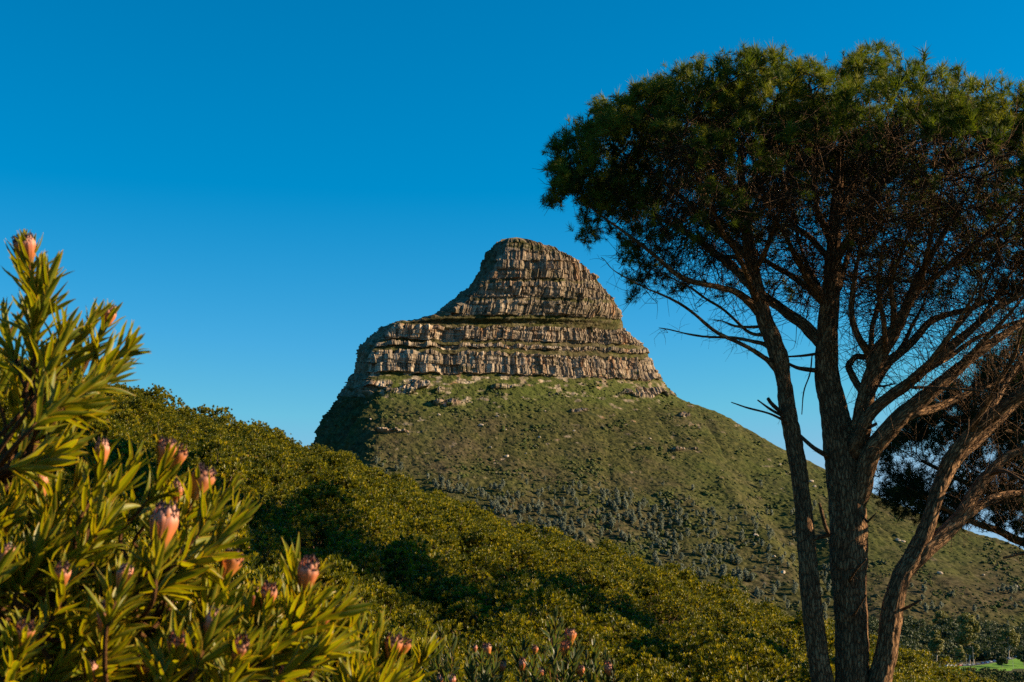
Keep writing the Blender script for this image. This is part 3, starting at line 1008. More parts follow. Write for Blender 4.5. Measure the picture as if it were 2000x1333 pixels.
gum_tree(1866, 1920, 1206, 1302, 'tallest broad-crowned gum tree beside the road, pale trunk showing, at lower right', 31)
gum_tree(1812, 1846, 1236, 1298, 'shorter rounded gum tree just above the hillside shrubs, leftmost of those by the road', 32)
gum_tree(1950, 1990, 1224, 1290, 'leaning open gum tree with bare pale limbs near the right edge, above the lawn', 33, lean=0.12, dens=.8)
gum_tree(1820, 1862, 1200, 1268, 'gum tree partly hidden behind the shorter rounded gum, in front of dark woodland', 34)
gum_tree(1868, 1888, 1262, 1306, 'slim young gum tree standing at the left foot of the tallest gum', 35)
gum_tree(1893, 1912, 1258, 1302, 'slim young gum tree standing at the right foot of the tallest gum', 36)
gum_tree(1944, 1970, 1276, 1306, 'low dark bushy tree on the lawn below the leaning open gum', 37, mats=(M_wood, None), name='bushy_tree')
gum_tree(1986, 2012, 1272, 1302, 'dark round bush at the right edge beside the end of the car row', 38, mats=(M_wood, None), name='bushy_tree')


def build_woodland():
    r = np.random.default_rng(41)
    cen, rad = [], []
    for k in range(330):
        px = r.uniform(1690, 2080)
        edge = np.interp(px, [1690, 1760, 1800, 1880, 1950, 2080], [1215, 1212, 1210, 1214, 1226, 1222])
        py = r.uniform(edge, 1288 - 6 * (px > 1900))
        Y = np.interp(py, [1210, 1290], [1330, 1130])
        b = P(px, py, Y)
        s = r.uniform(3.5, 7.5)
        cen.append(b + np.array([0, 0, 0.0])); rad.append([s, s, s * 0.8])
    m = MB()
    V, F, rnd = leaf_clumps(r, np.array(cen), np.array(rad), 150, 1.15)
    m.add(V, F, rnd=rnd)
    o = link('woodland', m.mesh('woodland', smooth=False), M_wood)
    tag(o, 'dark mass of woodland at the foot of the mountain behind the gum trees', 'woodland', kind='stuff')
    # rough dark hedge line across the lawn
    cen, rad = [], []
    for k in range(190):
        px = r.uniform(1880, 2080)
        py = np.interp(px, [1880, 1940, 2000, 2080], [1312, 1316, 1322, 1326]) + r.uniform(-4, 24)
        b = flat_at(px, py)
        s = r.uniform(1.2, 3.0)
        cen.append(b + np.array([0, 0, s * .4])); rad.append([s * 1.5, s, s * .8])
    m = MB()
    V, F, rnd = leaf_clumps(r, np.array(cen), np.array(rad), 60, 0.8)
    m.add(V, F, rnd=rnd)
    o = link('undergrowth', m.mesh('undergrowth', smooth=False), M_scrub)
    tag(o, 'dark low undergrowth along the bottom of the bright lawn', 'undergrowth', kind='stuff')


build_woodland()


def strip(name, pts, half, zoff, mat):
    pts = np.asarray(pts, float)
    n = len(pts)
    tan = unit(np.gradient(pts, axis=0)) * np.array([1, 1, 0])
    s = unit(np.stack([tan[:, 1], -tan[:, 0], np.zeros(n)], -1)) * half
    V = np.concatenate([pts - s, pts + s]) + np.array([0, 0, zoff])
    i = np.arange(n - 1)
    Q = np.stack([i, n + i, n + i + 1, i + 1], -1)
    o = link(name, mesh_np(name, V, Q, smooth=False), mat)
    o['kind'] = 'structure'
    return o


M_road = mat_plain('asphalt', (0.06, 0.058, 0.055), 0.9)
def mat_lawn():
    t = NT('bright_lawn')
    n = t.noise(t.obj(), 0.09, 5, 0.65)
    return t.surf(t.ramp(n, [(0.35, (0.06, 0.13, 0.015)), (0.6, (0.13, 0.26, 0.03)), (0.75, (0.10, 0.20, 0.03))]), 0.9, 0.1, t.noise(t.obj(), 1.2, 4), 0.8, 0.4)
M_lawn = mat_lawn()
RZ = GZ + 1.6
road_px = [(1780, 1304), (1846, 1302), (1880, 1301), (1910, 1298), (1940, 1293), (1962, 1289), (1985, 1284), (2030, 1279), (2100, 1275)]
ROADP = catmull(flat_at(np.array([p[0] for p in road_px]), np.array([p[1] for p in road_px]), RZ), 60)
strip('road', ROADP, 4.0, 0.02, M_road)
# the lawn falls away below the road to the undergrowth
_a = ROADP + np.array([0.0, -4.3, 0.0])
_n = len(_a)
LV, nr = [], 14
for k in range(nr):
    f = k / (nr - 1)
    q = _a.copy(); q[:, 1] -= f * 130; q[:, 2] += -f * 3.2 * (1 if True else 0) + 0.5 * vnoise(v3(q[:, 0] / 14, q[:, 1] / 14), 3) * min(1, f * 6)
    LV.append(q)
LV = np.concatenate(LV)
i = (np.arange(nr - 1)[:, None] * _n + np.arange(_n - 1)[None]).ravel()
o = link('lawn', mesh_np('lawn', LV, np.stack([i, i + _n, i + _n + 1, i + 1], -1)), M_lawn)
o['kind'] = 'structure'

M_glass = mat_plain('car_glass', (0.02, 0.025, 0.03), 0.15, 0.6)
M_tyre = mat_plain('tyre', (0.02, 0.02, 0.02), 0.9)


def car_meshes():
    prof = np.array([(-2.15, .35), (-2.15, .78), (-1.95, .92), (-1.0, .98), (-.55, 1.42), (.95, 1.45), (1.55, .98), (2.1, .92), (2.2, .75), (2.2, .35)])
    n = len(prof)
    w = np.where(prof[:, 1] > 1.2, 0.66, 0.85)
    V = np.concatenate([np.stack([prof[:, 0], -w, prof[:, 1]], -1), np.stack([prof[:, 0], w, prof[:, 1]], -1)])
    Q = np.array([[i, (i + 1) % n, n + (i + 1) % n, n + i] for i in range(n)])
    m = MB(); m.add(V, Q)
    for sgn in (0, 1):
        o = sgn * n
        m.add(V, np.array([[0, 1, 2], [0, 2, 3], [0, 3, 6], [3, 4, 5], [3, 5, 6], [0, 6, 9], [6, 7, 8], [6, 8, 9]]) + o)
    body = m.mesh('body', smooth=False)
    g = MB()
    for sgn in (-1, 1):
        y = 0.79 * sgn
        g.add([[-.9, sgn * .865, 1.0], [-.52, sgn * .70, 1.36], [.9, sgn * .70, 1.38], [1.4, sgn * .865, 1.0]], np.array([[0, 1, 2, 3]]))
    g.add([[-1.02, -.7, 1.0], [-1.02, .7, 1.0], [-.6, .62, 1.41], [-.6, -.62, 1.41]], np.array([[0, 1, 2, 3]]))
    g.add([[1.58, -.7, 1.0], [1.58, .7, 1.0], [1.0, .62, 1.43], [1.0, -.62, 1.43]], np.array([[0, 1, 2, 3]]))
    win = g.mesh('windows', smooth=False)
    V, F, _ = tube([[0, -.1, 0], [0, .1, 0]], 0.33, 12)
    V2 = np.vstack([V, [[0, -.1, 0]]])
    k = len(V2) - 1
    F2 = [F[0], np.vstack([F[1], [[(j + 1) % 12, j, k] for j in range(12)]])]
    wheel = mesh_np('wheel', V2, F2, smooth=False)
    return body, win, wheel


CARS = [(1848, (.65, .64, .62), 'white car first in the row, beside the red van at the left end'),
        (1855, (.5, .5, .52), 'silver car second in the row along the road, right of the red van'),
        (1863, (.66, .65, .63), 'white car parked at the left foot of the tallest gum tree'),
        (1872, (.30, .10, .07), 'dark red car parked in front of the slim young gum tree'),
        (1881, (.68, .67, .65), 'bright white car parked under the middle of the tallest gum tree'),
        (1890, (.62, .60, .56), 'cream car parked just right of the bright white car under the tallest gum'),
        (1899, (.67, .66, .65), 'white car parked at the right foot of the tallest gum by the street lamp'),
        (1908, (.35, .36, .38), 'grey car parked just right of the street lamp under the tallest gum'),
        (1917, (.07, .16, .42), 'blue car parked first right of the tallest gum tree'),
        (1925, (.10, .22, .50), 'bright blue car in the middle of the blue group right of the tallest gum'),
        (1932, (.64, .66, .7), 'white car parked between two blue cars above the lawn'),
        (1940, (.08, .17, .40), 'blue car parked last before the leaning open gum'),
        (1969, (.66, .65, .64), 'white car parked right of the leaning open gum tree'),
        (1982, (.60, .60, .60), 'pale silver car parked near the right edge above the lawn'),
        (1993, (.09, .22, .48), 'blue car at the right edge of the picture beside the dark round bush')]


def build_cars():
    body, win, wheel = car_meshes()
    win.materials.append(M_glass); wheel.materials.append(M_tyre)
    rx, _ = pix(ROADP)
    r = np.random.default_rng(2)
    for px, colr, lab in CARS:
        i = np.interp(px, rx, np.arange(len(rx)))
        a = ROADP[int(i)]; b = ROADP[min(int(i) + 1, len(ROADP) - 1)]
        loc = a + (b - a) * (i - int(i)) + np.array([0, -2.2, 0.03])
        root = thing('parked_car', loc, lab, 'car', 'cars parked along the road')
        root.rotation_euler = (0, 0, math.atan2(b[1] - a[1], b[0] - a[0]) + r.uniform(.3, 1.0))
        bm = body.copy()
        bm.materials.append(mat_plain('car_paint', colr, 0.3, 0.5))
        bo = bpy.data.objects.new('body', bm); COL.objects.link(bo); bo.parent = root
        wo_ = bpy.data.objects.new('windows', win); COL.objects.link(wo_); wo_.parent = root
        for x in (-1.35, 1.35):
            for y in (-.78, .78):
                w_ = bpy.data.objects.new('wheel', wheel); COL.objects.link(w_); w_.parent = root; w_.location = (x, y, 0.33)
    # red van
    loc = flat_at(1851, 1297, RZ) + np.array([0, 8, 0])
    root = thing('van', loc, 'boxy red van standing behind the parked cars left of the tallest gum', 'van')
    root.rotation_euler = (0, 0, 0.2)
    V = np.array([(-2.6, .4), (-2.6, 2.35), (-2.4, 2.5), (1.5, 2.5), (2.1, 1.5), (2.8, 1.3), (2.8, .4)])
    n = len(V)
    VV = np.concatenate([np.stack([V[:, 0], np.full(n, -1.0), V[:, 1]], -1), np.stack([V[:, 0], np.full(n, 1.0), V[:, 1]], -1)])
    m = MB(); m.add(VV, np.array([[i, (i + 1) % n, n + (i + 1) % n, n + i] for i in range(n)]))
    m.add(VV, np.array([[0, i, i + 1] for i in range(1, n - 1)])); m.add(VV, np.array([[n, n + i, n + i + 1] for i in range(1, n - 1)]))
    link('body', m.mesh('body', smooth=False), mat_plain('red_paint', (.38, .03, .03), 0.35), root)
    g = MB()
    for sg in (-1, 1):
        g.add([[.4, 1.01 * sg, 1.5], [.4, 1.01 * sg, 2.2], [1.5, 1.01 * sg, 2.2], [1.9, 1.01 * sg, 1.5]], np.array([[0, 1, 2, 3]]))
    g.add([[2.09, -.9, 1.56], [2.09, .9, 1.56], [1.57, .9, 2.42], [1.57, -.9, 2.42]], np.array([[0, 1, 2, 3]]))
    link('windows', g.mesh('windows', smooth=False), M_glass, root)
    for x in (-1.6, 1.7):
        for y in (-.95, .95):
            w_ = bpy.data.objects.new('wheel', wheel); COL.objects.link(w_); w_.parent = root; w_.location = (x, y, 0.38); w_.scale = (1.15,) * 3


build_cars()

M_pole = mat_plain('galvanised_steel', (0.45, 0.45, 0.44), 0.5)
for px, pyt, pyb, lab in ((1902, 1266, 1304, 'thin grey street lamp standing at the right foot of the tallest gum'),
                          (1888, 1278, 1305, 'shorter thin street lamp half hidden by the slim young gum trees'),
                          (1979, 1288, 1306, 'low thin street lamp standing on the bright lawn near the right edge')):
    b = flat_at(px, pyb, GZ + 0.2)
    h = (pyb - pyt) / FPX * b[1]
    root = thing('street_lamp', b, lab, 'street lamp', 'street lamps by the road')
    m = MB()
    V, F, _ = tube(catmull([[0, 0, -0.5], [0, 0, h * .6], [0, 0, h - .4], [-.35, 0, h], [-1.4, 0, h + .12]], 16), np.linspace(.11, .06, 16), 8)
    m.add(V, F)
    link('pole', m.mesh('pole'), M_pole, root)
    m = MB()
    V, F, _ = tube([[-1.3, 0, h + .1], [-1.45, 0, h + .12], [-1.9, 0, h + .14], [-2.1, 0, h + .13]], [.05, .14, .14, .05], 8)
    m.add(V, F)
    link('lamp_head', m.mesh('lamp_head'), M_pole, root)

# two small dark trees on the upper ledge of the mountain
for (px, py, hh, lab, nm) in ((1157, 650, 9.5, 'small dark conical tree on the wide ledge at the right, below the summit crag', 'conical_tree'),
                              (1036, 636, 11.0, 'lone dark tree with a bare stem on the middle of the wide mountain ledge', 'ledge_tree')):
    p, n = on_mountain(np.array([px]), np.array([py]))
    root = thing(nm, p[0], lab, 'tree')
    r = np.random.default_rng(int(px))
    m = MB()
    V, F, tc = tube([[0, 0, -1.2], [0.1, 0, hh * .5], [0, 0, hh * .95]], [.3, .2, .08], 6)
    m.add(V, F, tube=tc)
    link('trunk', m.mesh('trunk'), M_darktrunk, root)
    k = 8
    if nm == 'conical_tree':
        z = np.linspace(.15, .95, k) * hh; w = np.linspace(2.2, .6, k)
    else:
        z = np.linspace(.6, .98, k) * hh; w = 3.0 * np.sin(np.linspace(.8, 2.7, k))
    c = np.stack([r.normal(0, .3, k) * w, r.normal(0, .3, k) * w, z], -1)
    V, F, rnd = leaf_clumps(r, c, np.stack([w, w, w * .7], -1), 60, .7)
    m = MB(); m.add(V, F, rnd=rnd)
    link('crown', m.mesh('crown', smooth=False), M_wood, root)


# ------------------------------------------------------------------ hillside of low shrubs
def shrub_parts(seed, nros, nleaf, leaf, full=True):
    """leaf rosettes on a dome of stems; returns (leaf V,F,rnd), (stem V,F), (bud V,F,rnd)"""
    r = np.random.default_rng(seed)
    la = np.arange(9) * 2.4 + r.random() * 6
    lr = np.sqrt(np.arange(9) / 8.5) * .64 * r.uniform(.85, 1.15, 9)
    lob = np.stack([np.cos(la) * lr, np.sin(la) * lr, r.uniform(.42, .95, 9) * (1 - .35 * lr)], -1)
    pick = r.integers(0, 9, nros)
    c = lob[pick]
    d = unit(r.normal(size=(nros, 3)) + np.array([0, 0, .5]))
    rad = r.uniform(.19, .30, 9)[pick] * r.uniform(.8, 1.05, nros)
    tip = c + d * rad[:, None] * np.array([1, 1, 0.95])
    keep = tip[:, 2] > 0.12
    tip, d, c = tip[keep], d[keep], c[keep]
    n = len(tip)
    ax = unit(d * 0.6 + np.array([0, 0, .9]) + r.normal(size=(n, 3)) * .25)
    # leaves of a rosette
    Mr = frames(ax, r=r)
    k = nleaf
    ga = np.arange(k) * 2.4
    el = np.linspace(0.25, 1.1, k)
    ld = np.stack([np.cos(ga) * np.sin(el), np.sin(ga) * np.sin(el), np.cos(el)], -1)
    Lf = frames(ld, roll=np.zeros(k), r=r)
    tv = np.array([[0, 0, 0], [-.22, .05, .55], [0, .0, 1.0], [.22, .05, .55]])
    tf = np.array([[0, 1, 2, 3]])
    V1, F1 = scatter(tv, tf, Lf, ld * 0.08 - np.stack([0 * el, 0 * el, el * .35], -1) * .5, 1.0)
    s = leaf * r.uniform(.75, 1.3, n)
    V, F = scatter(V1, F1, Mr, tip, s)
    base = r.random(n)
    rnd = np.repeat(base * 0.75, len(V1)) + np.tile(np.repeat(np.linspace(.22, 0, k), 4), n)
    # inner rosettes, leaf colour darkened to stand for shade inside the shrub
    if full:
        m2 = n // 2
        ip = c[:m2] + d[:m2] * r.uniform(.12, .36, m2)[:, None]
        V2, F2 = scatter(V1, F1, Mr[:m2], ip, s[:m2] * 1.1)
        V = np.vstack([V, V2]); F = np.vstack([F, F2 + n * len(V1)])
        rnd = np.append(rnd, np.repeat(base[:m2] * .35, len(V1)))
    # stems
    ns = min(n, 26 if full else 8)
    st = MB()
    for i in range(ns):
        p0 = np.array([r.normal(0, .06), r.normal(0, .06), -.25])
        p1 = tip[i] * np.array([.45, .45, .5])
        Vs, Fs, _ = tube([p0, p1, tip[i]], [.018, .012, .006], 3, cap=False)
        st.add(Vs, Fs[0])
    # buds: small cones
    nb = int(n * .17)
    bi = r.choice(n, nb, replace=False)
    bt = []
    for j in range(5):
        a = j / 5 * 6.283
        bt.append([.3 * math.cos(a), .3 * math.sin(a), .35])
    bt = np.array([[0, 0, 0]] + bt + [[0, 0, 1.0]])
    bf = np.array([[0, 1 + (j + 1) % 5, 1 + j] for j in range(5)] + [[6, 1 + j, 1 + (j + 1) % 5] for j in range(5)])
    Vb, Fb = scatter(bt, bf, Mr[bi], tip[bi] + ax[bi] * leaf * .2, leaf * .62)
    return (V, F, rnd), st, (Vb, Fb, np.repeat(r.random(nb), len(bt)))


def build_hill_shrubs():
    r = np.random.default_rng(77)
    pts = []
    y = 8.5
    while y < 66:
        st = np.interp(y, [8, 25, 60], [1.12, 1.3, 1.42])
        x = -0.52 * y - 2
        while x < 0.46 * y + 2:
            pts.append((x + r.uniform(-.42, .42) * st, y + r.uniform(-.42, .42) * st))
            x += st
        y += st * 0.95
    pts = np.array(pts)
    z = ground_h(pts[:, 0], pts[:, 1])
    p3 = np.stack([pts[:, 0], pts[:, 1], z], -1)
    px, py = pix(p3 + np.array([0, 0, .9]))
    # clear the foot of the big pine and a few bare gaps
    gap = fbm(v3(pts[:, 0] / 4.0, pts[:, 1] / 4.0), 2, 3) < -0.42
    ok = ~(gap & (pts[:, 1] < 40)) & (np.hypot(pts[:, 0] - 6.0, pts[:, 1] - 25) > 1.3) & (py < 1460) & ~((pts[:, 1] < 13) & (pts[:, 0] > -3.5) & (pts[:, 0] < 3))
    p3, px, py = p3[ok], px[ok], py[ok]
    vis = (px > -40) & (px < 2040) & (py < 1420) & (p3[:, 1] > 9)
    # nothing is left of what the big foreground bush hides
    hid = (px < 560) & (py > 960 + np.clip(px - 100, 0, 500) * .55)
    order = np.argsort(p3[:, 1] + 1000 * ~vis + 500 * hid)
    protos, far_parts = [], []
    for k in range(8):
        (V, F, rnd), st, (Vb, Fb, br) = shrub_parts(900 + k, 720, 8, 0.056)
        a = mesh_np('leaves', V, F, {'rnd': rnd}, smooth=False); a.materials.append(M_shrub)
        b = st.mesh('stems'); b.materials.append(M_stem)
        c = mesh_np('buds', Vb, Fb, {'rnd': br}, smooth=False); c.materials.append(M_bud)
        protos.append((a, b, c))
        far_parts.append((V, F, rnd, Vb, Fb, br))
    rest = []
    for k, i in enumerate(order):
        s = r.uniform(.78, 1.22); a = r.random() * 6.28
        sz = s * r.uniform(.85, 1.25)
        if k < 300:
            root = thing('shrub', p3[i], 'dense olive green shrub with small pinkish buds, one of the mass covering the near hillside', 'shrub', 'low shrubs covering the near hillside')
            root.rotation_euler = (r.uniform(-.1, .1), r.uniform(-.1, .1), a)
            root.scale = (s * 1.12, s * 1.12, sz)
            pr = protos[int(r.integers(0, 8))]
            for nm, me in zip(('leaves', 'stems', 'buds'), pr):
                o = bpy.data.objects.new(nm, me); COL.objects.link(o); o.parent = root
                if nm == 'buds':
                    o['kind'] = 'stuff'
        else:
            rest.append((p3[i], a, s, sz))
    # the shrubs beyond: one object that scatters the same shrubs over its points
    pc = bpy.data.collections.new('shrub_kinds')
    for V, F, rnd, Vb, Fb, brn in far_parts:
        mm = MB(); mm.add(V, F, 0, rnd=rnd); mm.add(Vb, Fb, 1, rnd=brn)
        me = mm.mesh('shrub_kind', smooth=False); me.materials.append(M_shrub); me.materials.append(M_bud)
        pc.objects.link(bpy.data.objects.new('shrub_kind', me))
    me = bpy.data.meshes.new('hillside_shrubs')
    n = len(rest)
    me.vertices.add(n)
    me.vertices.foreach_set('co', np.array([q[0] for q in rest], np.float32).ravel())
    at = me.attributes.new('rot', 'FLOAT_VECTOR', 'POINT')
    at.data.foreach_set('vector', np.array([(0, 0, q[1]) for q in rest], np.float32).ravel())
    at = me.attributes.new('scl', 'FLOAT_VECTOR', 'POINT')
    at.data.foreach_set('vector', np.array([(q[2] * 1.12, q[2] * 1.12, q[3]) for q in rest], np.float32).ravel())
    o = link('hillside_shrubs', me, None)
    g = bpy.data.node_groups.new('scatter_shrubs', 'GeometryNodeTree')
    g.interface.new_socket('Geometry', in_out='INPUT', socket_type='NodeSocketGeometry')
    g.interface.new_socket('Geometry', in_out='OUTPUT', socket_type='NodeSocketGeometry')
    gi = g.nodes.new('NodeGroupInput'); go = g.nodes.new('NodeGroupOutput')
    ip = g.nodes.new('GeometryNodeInstanceOnPoints')
    ci = g.nodes.new('GeometryNodeCollectionInfo')
    ci.inputs['Collection'].default_value = pc
    ci.inputs['Separate Children'].default_value = True
    ri = g.nodes.new('FunctionNodeRandomValue'); ri.data_type = 'INT'
    ri.inputs[4].default_value = 0; ri.inputs[5].default_value = 7
    na = g.nodes.new('GeometryNodeInputNamedAttribute'); na.data_type = 'FLOAT_VECTOR'; na.inputs[0].default_value = 'rot'
    nb = g.nodes.new('GeometryNodeInputNamedAttribute'); nb.data_type = 'FLOAT_VECTOR'; nb.inputs[0].default_value = 'scl'
    e2r = g.nodes.new('FunctionNodeEulerToRotation')
    g.links.new(na.outputs[0], e2r.inputs[0])
    g.links.new(gi.outputs[0], ip.inputs['Points'])
    g.links.new(ci.outputs[0], ip.inputs['Instance'])
    ip.inputs['Pick Instance'].default_value = True
    g.links.new(ri.outputs[2], ip.inputs['Instance Index'])
    g.links.new(e2r.outputs[0], ip.inputs['Rotation'])
    g.links.new(nb.outputs[0], ip.inputs['Scale'])
    g.links.new(ip.outputs[0], go.inputs[0])
    md = o.modifiers.new('scatter', 'NODES'); md.node_group = g
    tag(o, 'further shrubs of the same kind covering the hillside up to its crest', 'shrubs', kind='stuff')
    print('shrubs', len(order))


build_hill_shrubs()


# ------------------------------------------------------------------ the umbrella pine
PY0 = 25.0


def grow(nodes, parents, attr, step, kill, iters, r, up=0.06, jit=0.25, infl=None):
    """space colonisation; nodes list of np arrays, parents list of int"""
    alive = np.ones(len(attr), bool)
    last_pair = {}
    for it in range(iters):
        if not alive.any():
            break
        kd = kdtree.KDTree(len(nodes))
        for i, p in enumerate(nodes):
            kd.insert(p, i)
        kd.balance()
        acc = {}
        for k in np.where(alive)[0]:
            co, i, d = kd.find(attr[k])
            if d < kill:
                alive[k] = False
                continue
            if infl and d > infl:
                continue
            v = (attr[k] - nodes[i]) / d
            if i in acc:
                acc[i] = acc[i] + v
            else:
                acc[i] = v
        if not acc:
            break
        for i, v in acc.items():
            v = v / max(np.linalg.norm(v), 1e-6) + r.normal(size=3) * jit + np.array([0, 0, up])
            v = v / np.linalg.norm(v)
            key = i
            c = last_pair.get(key, 0)
            if c > 3:
                continue
            last_pair[key] = c + 1
            nodes.append(nodes[i] + v * step)
            parents.append(i)
    return nodes, parents


def tree_radii(parents, tip, ex, base=None):
    n = len(parents)
    rad = np.zeros(n)
    kids = [[] for _ in range(n)]
    for i, p in enumerate(parents):
        if p >= 0:
            kids[p].append(i)
    for i in range(n - 1, -1, -1):
        rad[i] = tip if not kids[i] else sum(rad[c] ** ex for c in kids[i]) ** (1 / ex)
    if base is not None:
        rad = np.maximum(rad, base)
    return rad, kids


def chains(parents, kids, rad, roots):
    out = []
    stack = [(c, p) for p in roots for c in kids[p]]
    while stack:
        c, p = stack.pop()
        ch = [p, c]
        while kids[ch[-1]]:
            ks = sorted(kids[ch[-1]], key=lambda q: -rad[q])
            stack.extend((q, ch[-1]) for q in ks[1:])
            ch.append(ks[0])
        out.append(ch)
    return out


# traced stems and limbs: photograph pixel, depth offset from the tree's own depth, width in pixels
STEMS = [
    [(1650, 1500, .0, 56), (1628, 1400, .0, 50), (1607, 1333, -.05, 45), (1590, 1225, -.1, 40), (1580, 1127, -.15, 39), (1569, 1000, -.15, 36), (1557, 900, -.15, 37), (1538, 800, -.1, 36), (1531, 745, -.1, 33),
     (1519, 690, -.1, 40), (1494, 625, -.1, 36), (1477, 560, -.1, 33), (1466, 500, -.15, 29), (1455, 420, -.2, 24), (1448, 350, -.3, 18), (1446, 270, -.5, 12)],
    [(1672, 1500, .1, 92), (1668, 1400, .1, 80), (1665, 1320, .1, 70), (1664, 1230, .1, 67), (1660, 1150, .1, 71), (1658, 1090, .1, 77), (1658, 1030, .1, 75), (1652, 950, .1, 74), (1644, 880, .12, 70), (1628, 800, .15, 56), (1616, 740, .2, 50),
     (1614, 680, .2, 45), (1618, 620, .2, 41), (1624, 560, .2, 36), (1628, 500, .2, 31), (1632, 430, .15, 27), (1637, 370, .1, 22), (1641, 310, 0, 16), (1650, 240, -.2, 11)],
    [(1682, 1500, .0, 74), (1698, 1400, .0, 62), (1716, 1333, -.05, 51), (1730, 1280, -.1, 47), (1738, 1225, -.15, 46), (1745, 1176, -.2, 42), (1760, 1127, -.2, 40), (1784, 1088, -.2, 42), (1806, 1040, -.25, 35), (1821, 995, -.3, 31), (1838, 940, -.3, 32), (1862, 890, -.4, 32),
     (1905, 840, -.5, 30), (1960, 795, -.7, 26), (2040, 735, -1.0, 22), (2120, 650, -1.4, 18), (2190, 540, -1.8, 13)],
]
